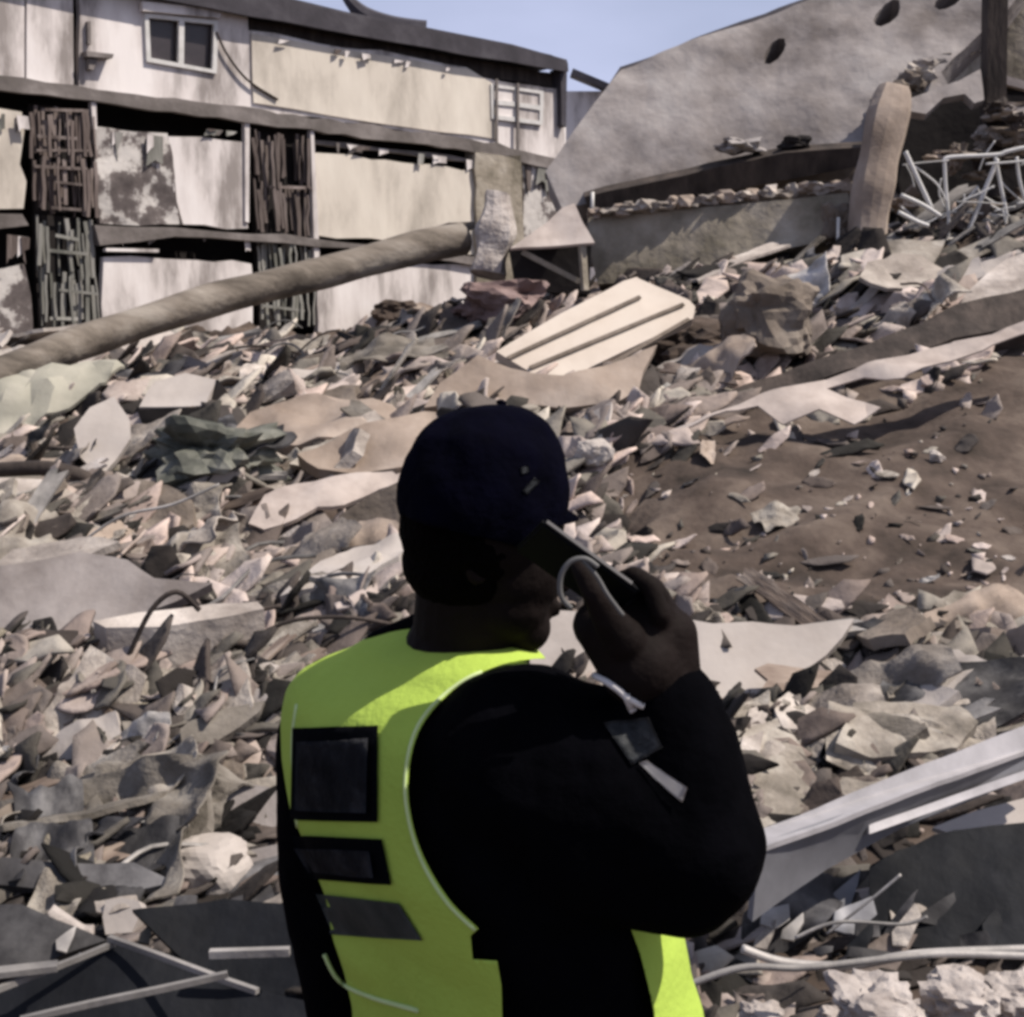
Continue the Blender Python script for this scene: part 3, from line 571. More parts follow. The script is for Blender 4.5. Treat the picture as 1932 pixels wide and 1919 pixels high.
gbar('metal_bar', (-40, 1884), (216, 1778), .014, .014, 'tin', 'thin metal bar rising to the crossing point', 'bar', Ya=3.25, Yb=3.5)
gbar('metal_bar', (206, 1768), (486, 1872), .014, .014, 'tin', 'thin metal bar falling from the crossing point', 'bar', Ya=3.5, Yb=3.25)
gbar('metal_bar', (40, 1926), (430, 1838), .014, .014, 'tin', 'lowest thin metal bar along the frame corner', 'bar', Ya=3.0, Yb=3.1)
gbar('metal_bar', (398, 1800), (545, 1797), .02, .02, 'tin', 'short bright metal bar touching the sleeve', 'bar', Ya=3.4, Yb=3.4)
gbar('metal_bar', (-40, 1668), (300, 1668), .04, .02, 'tin', 'level pale bar along the rubble foot', 'bar', Ya=4.4, Yb=4.45)
gbar('metal_bar', (-40, 1842), (110, 1822), .04, .015, 'tin', 'pale folded edge on the blue grey metal', 'bar', Ya=3.3, Yb=3.35)
# aluminium channel, lower right
CH = E('metal_channel', W(1690, 1640, 3.9), 'long pale grey metal channel running up beside the elbow', 'channel')
def qprism(name, quad, Ys, m, parent, depth):
    p = [W(q[0], q[1], y) for q, y in zip(quad, Ys)]; n = (p[1] - p[0]).cross(p[3] - p[0]).normalized()
    if n.dot(p[0] - Vector((0, 0, CZ))) > 0: n = -n
    return link(name, sheet_mesh(p, n, depth, sub=3, bend=.008, bscale=2), M[m], parent)
qprism('flange', [(1430, 1568), (1990, 1346), (1990, 1396), (1436, 1600)], [3.72, 4.6, 4.55, 3.6], 'alu', CH, .015)
qprism('web', [(1432, 1604), (1990, 1402), (1990, 1446), (1700, 1562), (1560, 1640), (1420, 1740)], [3.6, 4.55, 4.53, 4.1, 3.85, 3.58], 'alug', CH, .02)
qprism('lip', [(1640, 1556), (1990, 1434), (1990, 1450), (1640, 1574)], [3.95, 4.5, 4.48, 3.93], 'alu', CH, .012)
slab('crushed_metal', [(1400, 1730), (1500, 1660), (1600, 1640), (1660, 1620), (1600, 1690), (1540, 1770), (1480, 1790), (1400, 1790)], (1500, 1720), (.1, -.65, .75), .02, 'greysheet', 'crumpled grey metal just under the channel', 'metal sheet', lift=.25, bend=.14, bs=3, sub=3)
slab('crushed_metal', [(1640, 1640), (1760, 1580), (1990, 1540), (1990, 1800), (1800, 1800), (1640, 1770)], (1800, 1700), (-.1, -.6, .8), .02, 'blacksheet', 'large black sheet metal below the channel', 'metal sheet', lift=.22, bend=.04, bs=2)
slab('crushed_metal', [(1640, 1710), (1760, 1690), (1768, 1728), (1650, 1736)], (1700, 1715), (-.1, -.7, .7), .02, 'greysheet', 'small grey metal square on the black sheet', 'metal sheet', lift=.34, bend=.02)
slab('crushed_metal', [(1760, 1470 + 90), (1840, 1528), (1990, 1490), (1990, 1560), (1880, 1590), (1800, 1574)], (1880, 1555), (0, -.5, .85), .02, 'slabl', 'pale flat plate tucked under the channel end', 'plate', lift=.3, bend=.02)
slab('crushed_metal', [(1890, 1730), (1940, 1660), (1990, 1650), (1990, 1700), (1930, 1746)], (1940, 1700), (0, -.6, .8), .04, 'slab', 'bright broken piece on the black sheet edge', 'plate', lift=.36)
tube('bent_strip', [(1400, 1790), (1480, 1816), (1600, 1822), (1740, 1800), (1990, 1790)], .012, 'tin', 'wavy grey strip under the crumpled metal', 'strip', 3.35, sp=8)
tube('bent_strip', [(1290, 1862), (1400, 1826), (1520, 1826), (1700, 1806), (1800, 1800), (2000, 1806)], .009, 'tin', 'longest grey strip above the white stones', 'strip', 3.2, sp=8)
tube('bent_strip', [(1560, 1762), (1640, 1700), (1700, 1650)], .004, 'tin', 'thin diagonal strip on the crumpled metal', 'strip', 3.6, sp=8)
tube('bent_strip', [(1500, 1770), (1580, 1740), (1700, 1744), (1750, 1730)], .005, 'tin', 'short bright strip across the crumpled metal', 'strip', 3.5, sp=8)
for k, (x, y, rx, ry, lb) in enumerate([(1660, 1900, 82, 50, 'largest white stone at the lower edge'), (1800, 1880, 64, 40, 'white stone in the middle of the lower edge row'), (1905, 1886, 56, 44, 'last white stone of the lower edge row'), (1760, 1930, 70, 34, 'flat white stone in front of the lower edge row'), (1440, 1915, 40, 18, 'small white stone beside the vest hem'), (1580, 1925, 36, 24, 'white pebble next to the largest lower stone')]):
    rock('white_stone', x, y, rx, ry, 'stone', lb, 'stone', seed=30 + k, amp=.5, group='white stones along the lower edge', base=W(x, y, 3.05 + .05 * k))
# stones on the concrete beam
for k in range(26):
    x = 1125 + k * 18.5 + random.uniform(-6, 6); y = 400 - (x - 1125) * .105 + random.uniform(-4, 4)
    rock('beam_stone', x, y, random.uniform(10, 24), random.uniform(6, 13), random.choice(['dust', 'dustp', 'tan', 'dust']), 'small stone lying along the top of the olive beam', 'stone', seed=50 + k, sub=2, amp=.7, base=W(x, y, 14.15), group='stones along the olive beam')
rock('beam_stone', 1505, 268, 26, 12, 'dark', 'dark lump resting on the leaning slab\'s lower edge', 'stone', seed=90, sub=3, amp=.5, base=W(1500, 270, 14.95))
rock('beam_stone', 1400, 276, 36, 12, 'slab', 'flat stones resting on the leaning slab face', 'stone', seed=91, sub=3, amp=.8, base=W(1392, 276, 15.0))
rock('end_stone', 1590, 430, 34, 46, 'rock', 'rough brown stone at the olive beam\'s broken end', 'stone', seed=92, sub=4, amp=.6, base=W(1590, 430, 13.9))

random.seed(5)
for k in range(34):
    x, y = random.uniform(1700, 1940), random.uniform(330, 450); 
    if k < 10: x, y = random.uniform(1880, 1950), random.uniform(190, 280)
    elif k < 18: x, y = random.uniform(1740, 1870), random.uniform(255, 320)
    rock('wall_fragment', x, y, random.uniform(8, 34), random.uniform(5, 14), random.choice(['dust', 'dustp', 'rock', 'darkwood', 'tan']), 'pale' if False else 'broken fragment in the black gap behind the mangled bed frame', 'fragment', seed=200 + k, sub=3, amp=.8, base=W(x, y, 13.9 + random.uniform(0, .6)), group='fragments behind the bed frame')
for k in range(12):
    x = 1660 + k * 17; y = 200 - k * 12 + random.uniform(-10, 10)
    rock('torn_edge_piece', x, y, random.uniform(12, 30), random.uniform(8, 20), random.choice(['slab', 'dust', 'rock']), 'broken concrete lump along the ragged end of the leaning slab', 'concrete', seed=240 + k, sub=3, amp=.9, base=W(x, y, 15.1 + k * .12), group='lumps along the slab end')
random.seed(8)
for k in range(44):     # torn metal and plastic over the dark wreckage, lower corners
    if k < 30: x, y = random.uniform(1420, 1920), random.uniform(1640, 1800); ph = 'on the dark wreckage below the channel'
    else: x, y = random.uniform(20, 520), random.uniform(1690, 1820); ph = 'on the dark sheets below the dome stone'
    L_ = random.uniform(30, 90); a = random.uniform(-.9, .3); h = random.uniform(10, 34)
    pts = [(x, y), (x + L_ * math.cos(a), y + L_ * math.sin(a)), (x + L_ * math.cos(a) + random.uniform(-8, 14), y + L_ * math.sin(a) + h), (x + L_ * .4, y + h * 1.3), (x + random.uniform(-12, 6), y + h)]
    m_ = random.choice(['tin', 'greysheet', 'blacksheet', 'dust', 'greysheet', 'alug']); cn = {'tin': 'dull tin', 'greysheet': 'dark grey', 'blacksheet': 'black', 'dust': 'dusty', 'alug': 'blue grey'}[m_]
    slab('torn_metal_piece', pts, (x + L_ / 2, y + h / 2), (random.uniform(-.3, .3), -.6, .7), .012, m_, cn + ' torn metal piece ' + ph, 'metal piece', lift=.3, bend=.05, bs=4, sub=1, group=cn + ' torn metal pieces ' + ph)
for k in range(14):
    x, y = random.uniform(380, 760), random.uniform(570, 720)
    if k > 8: x, y = random.uniform(60, 480), random.uniform(960, 1420)
    p = G(x, y, .05); a = random.uniform(-.4, 1.2); L_ = random.uniform(.4, 1.1); d = Vector((math.cos(a), .1, math.sin(a) * .5))
    bm = bmesh.new(); tube_bm(bm, spline([p, p + d * L_ * .35 + Vector((0, 0, .12)), p + d * L_ * .7 + Vector((0, 0, .1)), p + d * L_ + Vector((0, 0, random.uniform(-.1, .15)))], 5), random.uniform(.006, .014), 6)
    o = link('loose_wire', mesh_of(bm), M[random.choice(['darkwood', 'tin', 'tin'])], smooth=True)
    ph = 'in the tangle below the fallen pole' if k <= 8 else 'among the slabs left of the vest' 
    ph = ph.replace('left of', 'beside')
    tag(o, 'thin bent wire sticking up ' + ph, 'wire', 'wires ' + ph)
# ------------------------------------------------------------ scattered debris
def tm_chunk(s):
    random.seed(s); bm = bmesh.new()
    vs = [bm.verts.new((random.uniform(-.5, .5), random.uniform(-.38, .38), random.uniform(-.22, .25))) for _ in range(13)]
    r = bmesh.ops.convex_hull(bm, input=vs); bmesh.ops.delete(bm, geom=list({g for g in r['geom_unused'] + r['geom_interior'] if isinstance(g, bmesh.types.BMVert)}), context='VERTS')
    bmesh.ops.subdivide_edges(bm, edges=bm.edges[:], cuts=2, use_grid_fill=True)
    for v in bm.verts: v.co += noise.noise_vector(v.co * 5 + Vector((s, 0, 0))) * .045
    return mesh_of(bm)
def tm_plate(s):
    random.seed(s); k = random.randint(5, 8)
    pts = [Vector((math.cos(a) * .5 * random.uniform(.6, 1), math.sin(a) * .36 * random.uniform(.6, 1), 0)) for a in sorted(random.uniform(0, 6.28) for _ in range(k))]
    pts = [Vector((math.cos(6.283 * i / k + random.uniform(-.3, .3)) * .5 * random.uniform(.75, 1), math.sin(6.283 * i / k) * .33 * random.uniform(.7, 1), 0)) for i in range(k)]
    return sheet_mesh(densify(pts, .12, .018), Vector((0, 0, 1)), random.uniform(.03, .09), sub=2, bend=.05, bscale=2.4, seed=s)
def tm_plank(s):
    random.seed(s); wd = random.uniform(.05, .1)
    pts = [Vector((-.5, -wd, 0)), Vector((-.46, -wd * .2, 0)), Vector((-.52, wd * .5, 0)), Vector((-.45, wd, 0)), Vector((0, wd, 0)), Vector((.44, wd, 0)), Vector((.5, wd * .3, 0)), Vector((.42, 0, 0)), Vector((.5, -wd, 0)), Vector((0, -wd, 0))]
    return sheet_mesh(pts, Vector((0, 0, 1)), .03, sub=2, bend=.06, bscale=1.3, seed=s)
def tm_sheet(s):
    random.seed(s)
    pts = [Vector((x, y, 0)) for x, y in ((-.5, -.3), (0, -.34), (.5, -.25), (.46, .1), (.5, .3), (.1, .3), (-.4, .34), (-.5, 0))]
    pts = [p + Vector((random.uniform(-.08, .08), random.uniform(-.08, .08), 0)) for p in pts]
    me = sheet_mesh(pts, Vector((0, 0, 1)), .014, sub=3, bend=.15, bscale=2.0, seed=s); return me
def tm_rod(s):
    random.seed(s); bm = bmesh.new()
    tube_bm(bm, spline([(-.5, 0, 0), (-.2, random.uniform(-.12, .12), random.uniform(-.05, .1)), (.15, random.uniform(-.12, .12), random.uniform(0, .15)), (.5, random.uniform(-.15, .15), 0)], 4), .014, 6)
    return mesh_of(bm)
KIND = {
 'concrete_chunk': (tm_chunk, ['dust', 'dustg', 'dustp', 'tan', 'beam'], 3),
 'broken_slab': (tm_plate, ['dust', 'dustp', 'dustg', 'slabl', 'rock'], 4),
 'broken_plank': (tm_plank, ['wood', 'dustp', 'dustg', 'tin'], 4),
 'crumpled_sheet': (tm_sheet, ['tin', 'dust', 'greysheet', 'tan', 'dustg'], 3),
 'bent_rod_piece': (tm_rod, ['tin', 'greysheet', 'wood'], 3)}
CNAME = {'dust': 'dusty grey', 'dustg': 'greenish grey', 'dustp': 'pinkish', 'tan': 'tan', 'beam': 'olive', 'slabl': 'pale grey', 'rock': 'dark brown', 'wood': 'weathered brown', 'tin': 'dull metal', 'flash': 'pale', 'greysheet': 'dark grey metal', 'white': 'whitish'}
NOUN = {'concrete_chunk': 'concrete chunk', 'broken_slab': 'slab fragment', 'broken_plank': 'narrow plank', 'crumpled_sheet': 'crumpled sheet', 'bent_rod_piece': 'thin bent rod'}
PL = {'concrete_chunk': 'chunks', 'broken_slab': 'slab fragments', 'broken_plank': 'planks', 'crumpled_sheet': 'crumpled sheets', 'bent_rod_piece': 'rods'}
MARKS = [(120, 780, 'under the low end of the fallen pole'), (420, 620, 'below the middle of the fallen pole'), (720, 640, 'below the upper end of the fallen pole'), (400, 900, 'around the dull green tarp'),
 (100, 1000, 'above the wide grey board'), (300, 1250, 'around the small white chunk'), (120, 1400, 'on the slope near the frame edge'), (450, 1400, 'beside the vest shoulder'), (620, 1060, 'between draped cloth and neck'),
 (150, 1600, 'at the foot of the rubble'), (450, 1720, 'around the dome shaped stone'), (850, 700, 'around the maroon cloth and tan plaster'), (1450, 560, 'in front of the olive beam'), (1780, 500, 'below the mangled bed frame'),
 (1200, 880, 'past the cap visor'), (1600, 900, 'on the soil under the roof flashing'), (1700, 1100, 'on the lower bare soil'), (1750, 1280, 'between the bare soil and the metal channel'), (1480, 1450, 'beside the raised forearm'), (1300, 640, 'around the boulder'), (1700, 1700, 'among the crushed metal'), (1200, 450, 'near the dark recess')]
def mark(px, py): return min(MARKS, key=lambda m: (m[0] - px) ** 2 + (m[1] - py) ** 2 * 1.5)[2]
def inpoly(x, y, poly):
    r = False; n = len(poly)
    for i in range(n):
        (a, b), (c, d) = poly[i], poly[(i + 1) % n]
        if (b > y) != (d > y) and x < (c - a) * (y - b) / (d - b) + a: r = not r
    return r
SOIL = [(1180, 850), (1440, 790), (1640, 800), (1932, 640), (2100, 600), (2100, 1200), (1640, 1160), (1250, 1150), (1120, 1000)]
KEEP = [  # big smooth pieces that nothing lies on
 [(0, 1090), (150, 1045), (270, 1080), (230, 1150), (30, 1225)], [(1300, 1168), (1600, 1170), (1380, 1340)], [(940, 660), (1190, 530), (1300, 580), (1120, 690), (1010, 700)],
 [(820, 760), (910, 690), (1100, 720), (1200, 690), (1180, 760)], [(1180, 820), (1440, 750), (1932, 610), (1932, 640), (1700, 730), (1640, 800), (1440, 790)], [(1380, 580), (1510, 580), (1510, 690), (1380, 690)],
 [(1440, 1560), (1932, 1370), (1932, 1480), (1460, 1700)], [(500, 930), (700, 900), (700, 960), (520, 1010)], [(160, 780), (230, 760), (230, 850), (170, 850)], [(280, 730), (400, 720), (390, 800), (270, 800)], [(380, 1490), (530, 1490), (530, 1570), (400, 1530)],
 [(0, 740), (200, 700), (60, 800), (0, 830)], [(0, 1820), (200, 1780), (500, 1880), (500, 1919), (0, 1919)], [(1660, 1640), (1932, 1560), (1932, 1780), (1660, 1760)], [(1400, 730), (1932, 560), (1932, 600), (1420, 756)], [(-200, 1700), (380, 1700), (540, 1740), (700, 2000), (-200, 2000)], [(1380, 1660), (1600, 1600), (2000, 1480), (2000, 1960), (1300, 1960), (1300, 1800)], [(180, 1140), (480, 1130), (480, 1190), (200, 1220)]]
PERS = [(560, 1919), (520, 1400), (560, 1300), (740, 1220), (740, 800), (1080, 800), (1330, 1180), (1440, 1600), (1300, 1919)]
def sample(n, dlo, dhi, spread=.42, power=1.0):
    out = []; tries = 0
    while len(out) < n and tries < n * 40:
        tries += 1
        t = random.random(); y = 1 / ((1 / dhi) * (1 - t) + (1 / dlo) * t)      # density falls with distance
        x = random.uniform(-spread, spread) * y
        out.append((x, y))
    return out
def normal_at(x, y):
    return Vector((H(x - .3, y) - H(x + .3, y), H(x, y - .3) - H(x, y + .3), .6)).normalized()
TPL = {}
for kd, (fn, ms, nv) in KIND.items():
    for mi, m_ in enumerate(ms):
        for s in range(nv):
            me = fn(100 * mi + s * 7 + len(kd)); me.materials.append(M[m_]); TPL[(kd, m_, s)] = me
random.seed(99)
COUNT = {'concrete_chunk': 230, 'broken_slab': 298, 'broken_plank': 298, 'crumpled_sheet': 220, 'bent_rod_piece': 60}
SZ = {'concrete_chunk': (.1, .42), 'broken_slab': (.25, 1.1), 'broken_plank': (.3, 1.2), 'crumpled_sheet': (.3, 1.1), 'bent_rod_piece': (.3, 1.0)}
for kd, cnt in COUNT.items():
    ms, nv = KIND[kd][1], KIND[kd][2]; done = 0
    while done < cnt:
        (x, y), = sample(1, 3.4, 17.5, .39)
        z = H(x, y); px, py = proj(Vector((x, y, z)))
        if not (-40 < px < 1975 and 330 < py < 1930): continue
        if inpoly(px, py, PERS): continue
        lo, hi = SZ[kd]; s = lo + (hi - lo) * random.random() ** 2.2; s *= .34 + .66 * min(1.4, y / 9)
        if inpoly(px, py, SOIL):
            if random.random() < .93: continue
            s *= .36
        if any(inpoly(*proj(Vector((x + a * s, y + c2 * s, z + b * s))), k_) for a, b, c2 in ((-.35, 0, 0), (.35, .15, 0), (0, .35, 0), (-.3, .2, 0), (0, .1, .4)) for k_ in KEEP): continue
        if kd != 'bent_rod_piece' and ((px < 560 and py > 1500) or (px > 1380 and py > 1560) or (py > 1200 and random.random() < .5)): ms2 = [q for q in ms if q in ('rock', 'wood', 'greysheet', 'beam', 'dustg')] or ms
        else: ms2 = ms
        m_ = random.choice(ms2); o = bpy.data.objects.new(kd, TPL[(kd, m_, random.randrange(nv))]); C.objects.link(o)
        nrm = (normal_at(x, y) + Vector((random.gauss(0, .15), random.gauss(-.22, .2), 0))).normalized()
        q = Matrix.Rotation(-random.gauss(.2, .18), 3, 'Y').to_quaternion() @ nrm.to_track_quat('Z', 'Y') @ Matrix.Rotation(random.gauss(.15, .5) if kd != 'concrete_chunk' else random.uniform(0, 6.28), 3, 'Z').to_quaternion()
        o.rotation_mode = 'QUATERNION'; o.rotation_quaternion = q
        o.scale = (s, s * random.uniform(.6, 1.1), s * random.uniform(.7, 1.2)); o.location = (x, y, z + s * random.uniform(.02, .16))
        mk = mark(px, py)
        rel = (s / (.34 + .66 * min(1.4, y / 9)) - lo) / (hi - lo); sw = 'small' if rel < .12 else 'mid sized' if rel < .45 else 'large'
        tag(o, f"{sw} {CNAME[m_]} {NOUN[kd]} {mk}", NOUN[kd].split()[-1], f"{sw} {CNAME[m_]} {PL[kd]} {mk}", 'thing')
        done += 1
# small rubble as one mass
def fragments(name, n, tm, seeds, lo, hi, m, seedv, dlo, dhi, soilkeep, label):
    random.seed(seedv); tv = []
    for s in seeds:
        me = tm(s); v = np.array([p.co[:] for p in me.vertices]); me.calc_loop_triangles(); f = np.array([t.vertices[:] for t in me.loop_triangles]); tv.append((v, f))
    V, Fc, Cl = [], [], []; off = 0; cnt = 0
    while cnt < n:
        (x, y), = sample(1, dlo, dhi, .42)
        z = H(x, y); px, py = proj(Vector((x, y, z)))
        if not (-150 < px < 2080 and py < 2000): continue
        s = (lo + (hi - lo) * random.random() ** 2) * (.25 + .75 * min(1.5, y / 8))
        if any(inpoly(px, py - 6, k_) for k_ in KEEP) and random.random() < .93: continue
        if inpoly(px, py, SOIL):
            if random.random() > soilkeep: continue
            s *= .55
        v, f = random.choice(tv)
        nrm = (normal_at(x, y) + Vector((random.gauss(0, .2), random.gauss(-.2, .28), 0))).normalized()
        rm = np.array((Matrix.Rotation(-random.gauss(.28, .25), 3, 'Y').to_quaternion() @ nrm.to_track_quat('Z', 'Y') @ Matrix.Rotation(random.gauss(.3, .9), 3, 'Z').to_quaternion()).to_matrix())
        sc_ = np.array([s * random.uniform(.8, 1.6), s, s * random.uniform(.6, 1.2)])
        V.append((v * sc_) @ rm.T + np.array([x, y, z + s * .08])); Fc.append(f + off); off += len(v)
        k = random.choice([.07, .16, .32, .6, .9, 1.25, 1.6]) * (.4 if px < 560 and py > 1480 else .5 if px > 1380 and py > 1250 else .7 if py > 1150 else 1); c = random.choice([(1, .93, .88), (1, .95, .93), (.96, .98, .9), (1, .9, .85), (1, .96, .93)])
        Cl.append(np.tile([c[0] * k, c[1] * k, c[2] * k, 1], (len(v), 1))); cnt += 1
    V = np.concatenate(V); Fc = np.concatenate(Fc); Cl = np.concatenate(Cl)
    me = bpy.data.meshes.new(name); me.vertices.add(len(V)); me.vertices.foreach_set('co', V.ravel())
    me.loops.add(len(Fc) * 3); me.loops.foreach_set('vertex_index', Fc.ravel().astype(np.int32))
    me.polygons.add(len(Fc)); me.polygons.foreach_set('loop_start', np.arange(0, len(Fc) * 3, 3, dtype=np.int32)); me.update(calc_edges=True)
    ca = me.color_attributes.new('tone', 'FLOAT_COLOR', 'POINT'); ca.data.foreach_set('color', Cl.ravel().astype(np.float32))
    o = link(name, me, M[m], origin=Vector((0, 0, 0))); tag(o, label, 'rubble', kind='stuff'); return o
def ts_chunk(s):
    random.seed(s); bm = bmesh.new(); vs = [bm.verts.new((random.uniform(-.5, .5), random.uniform(-.4, .4), random.uniform(-.25, .25))) for _ in range(9)]
    r = bmesh.ops.convex_hull(bm, input=vs); bmesh.ops.delete(bm, geom=list({g for g in r['geom_unused'] + r['geom_interior'] if isinstance(g, bmesh.types.BMVert)}), context='VERTS'); return mesh_of(bm)
def ts_flake(s):
    random.seed(s); k = 6
    pts = [Vector((math.cos(6.283 * i / k + random.uniform(-.3, .3)) * .6 * random.uniform(.7, 1), math.sin(6.283 * i / k) * .28 * random.uniform(.6, 1), 0)) for i in range(k)]
    return sheet_mesh(pts, Vector((0, 0, 1)), .05, sub=1, bend=.09, bscale=2, seed=s)
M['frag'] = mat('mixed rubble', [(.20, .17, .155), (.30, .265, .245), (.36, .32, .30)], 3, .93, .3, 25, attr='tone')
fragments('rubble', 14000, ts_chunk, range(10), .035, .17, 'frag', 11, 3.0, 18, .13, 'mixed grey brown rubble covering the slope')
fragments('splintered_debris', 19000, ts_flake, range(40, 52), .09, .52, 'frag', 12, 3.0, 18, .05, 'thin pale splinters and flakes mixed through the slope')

# ------------------------------------------------------------ person
def cap_bm(bm, a, ra, b, rb, seg=20):
    for p, r in ((a, ra), (b, rb)): bmesh.ops.create_uvsphere(bm, u_segments=seg, v_segments=12, radius=r, matrix=Matrix.Translation(p))
    d = b - a
    if d.length > 1e-4:
        bmesh.ops.create_cone(bm, cap_ends=True, segments=seg, radius1=ra, radius2=rb, depth=d.length, matrix=Matrix.Translation((a + b) / 2) @ d.to_track_quat('Z', 'Y').to_matrix().to_4x4())
def ell_bm(bm, c, r, rot=None, sub=3):
    m_ = Matrix.Translation(c) @ (rot.to_4x4() if rot is not None else Matrix()) @ Matrix.Diagonal((*r, 1))
    bmesh.ops.create_icosphere(bm, subdivisions=sub, radius=1, matrix=m_)
def remesh(bm, vox, smooth=4, fac=.5):
    me = mesh_of(bm); ob = bpy.data.objects.new('tmp', me); C.objects.link(ob)
    md = ob.modifiers.new('r', 'REMESH'); md.mode = 'VOXEL'; md.voxel_size = vox
    if smooth: sm = ob.modifiers.new('s', 'SMOOTH'); sm.iterations = smooth; sm.factor = fac
    dg = bpy.context.evaluated_depsgraph_get(); out = bpy.data.meshes.new_from_object(ob.evaluated_get(dg))
    bpy.data.objects.remove(ob); bpy.data.meshes.remove(me); return out
FR = Vector((.58, -.815, 0)).normalized(); FF = Vector((.815, .58, 0)).normalized()      # the body's right and front
def loft(bm, rings, grow=0.0, seg=56):
    rr = []
    for (py, cx, half, Y) in rings:
        c = W(cx, py, Y); hm = half / FOC * Y; wd = hm / .77 + grow; dp = hm / .77 * .64 + grow
        ring = []
        for k in range(seg):
            a = 2 * math.pi * k / seg; ca, sa = math.cos(a), math.sin(a)
            ring.append(bm.verts.new(c + FR * wd * math.copysign(abs(ca) ** .85, ca) + FF * dp * math.copysign(abs(sa) ** .85, sa)))
        rr.append(ring)
    for i in range(len(rr) - 1):
        for k in range(seg): bm.faces.new((rr[i][k], rr[i][(k + 1) % seg], rr[i + 1][(k + 1) % seg], rr[i + 1][k]))
    bm.faces.new(rr[0][::-1]); bm.faces.new(rr[-1])
TY = 1.58
TORSO = [(2120, 985, 300, TY), (1990, 975, 290, TY), (1919, 968, 296, TY), (1830, 956, 302, TY), (1750, 942, 300, TY), (1650, 910, 310, TY), (1550, 872, 312, TY), (1450, 845, 298, TY), (1380, 828, 282, TY), (1330, 822, 266, TY), (1300, 824, 246, TY), (1272, 830, 206, TY), (1250, 838, 164, TY), (1228, 850, 118, TY), (1205, 862, 76, TY)]
P = lambda x, y, Y: W(x, y, Y)
# body: head, neck, hands and legs as one surface under the clothes
bm = bmesh.new()
HF = Vector((.86, .42, -.22)).normalized(); HU = (Vector((0, 0, 1)) - HF * HF.z * 1).normalized(); HS = HF.cross(HU).normalized()
HR = Matrix((HF, -HS, HU)).transposed()
SK = P(925, 965, 1.53)
ell_bm(bm, SK, (.088, .071, .095), HR, 4)
ell_bm(bm, P(965, 1070, 1.54), (.062, .056, .062), HR)
cap_bm(bm, P(955, 1130, 1.54), .05, P(990, 1183, 1.545), .030)                       # jaw and chin
ell_bm(bm, P(1052, 1088, 1.57), (.022, .012, .022), HR)                             # nose
ell_bm(bm, P(1036, 1138, 1.57), (.012, .024, .007), HR); ell_bm(bm, P(1030, 1150, 1.57), (.015, .022, .008), HR)
ell_bm(bm, P(1045, 1035, 1.565), (.014, .05, .01), HR)                              # brow
for sgn, c in ((1, P(905, 1062, 1.474)),):
    for k in range(8):
        a = -2.2 + k * .55; ell_bm(bm, c + HU * math.sin(a) * .020 + HF * math.cos(a) * -.012, (.005, .005, .006), HR, 2)
    ell_bm(bm, c, (.014, .006, .022), HR, 2)
cap_bm(bm, P(890, 1090, 1.55), .062, P(878, 1250, 1.57), .064)                       # neck
cap_bm(bm, P(878, 1250, 1.57), .075, P(870, 1420, 1.58), .11)
ell_bm(bm, P(930, 1800, 1.58), (.13, .10, .32))
# right arm inside the sleeve, wrist, palm
WR = P(1240, 1290, 1.40); PM = P(1224, 1215, 1.405)
cap_bm(bm, P(980, 1420, 1.44), .045, P(1310, 1610, 1.37), .038)
cap_bm(bm, P(1310, 1610, 1.37), .038, P(1272, 1390, 1.39), .034)
cap_bm(bm, P(1272, 1390, 1.39), .034, WR, .040)
cap_bm(bm, WR, .045, P(1205, 1215, 1.40), .046)
cap_bm(bm, P(1250, 1240, 1.40), .036, P(1228, 1165, 1.405), .030)
cap_bm(bm, P(1205, 1255, 1.38), .042, P(1128, 1180, 1.38), .026); cap_bm(bm, P(1258, 1275, 1.40), .036, P(1262, 1200, 1.40), .030)
FT = [((1246, 1160), (1226, 1104), (1196, 1084), (1172, 1092), 1.365), ((1258, 1168), (1238, 1110), (1202, 1086), (1174, 1100), 1.387), ((1266, 1176), (1248, 1122), (1212, 1098), (1184, 1112), 1.408), ((1268, 1190), (1252, 1140), (1222, 1120), (1196, 1126), 1.428)]
for k, (a, b, c, d, Y) in enumerate(FT):
    r = (.0098, .0100, .0095, .0085)[k]
    a, b, c, d = P(*a, Y), P(*b, Y + .004), P(*c, Y + .012), P(*d, Y + .02)
    cap_bm(bm, P(1232, 1200, 1.40), .018, a, r * 1.1, 12); cap_bm(bm, a, r * 1.1, b, r, 12); cap_bm(bm, b, r, c, r * .95, 12); cap_bm(bm, c, r * .95, d, r * .85, 12)
# thumb curled under the phone towards the cheek
th = [P(1176, 1205, 1.355), P(1146, 1165, 1.345), P(1120, 1118, 1.34), P(1104, 1088, 1.345), P(1096, 1078, 1.35), P(1092, 1072, 1.352)]
for a, b, ra, rb in ((0, 1, .022, .016), (1, 2, .016, .0125), (2, 3, .0125, .011), (3, 4, .011, .0095), (4, 5, .0095, .0085)): cap_bm(bm, th[a], ra, th[b], rb, 14)
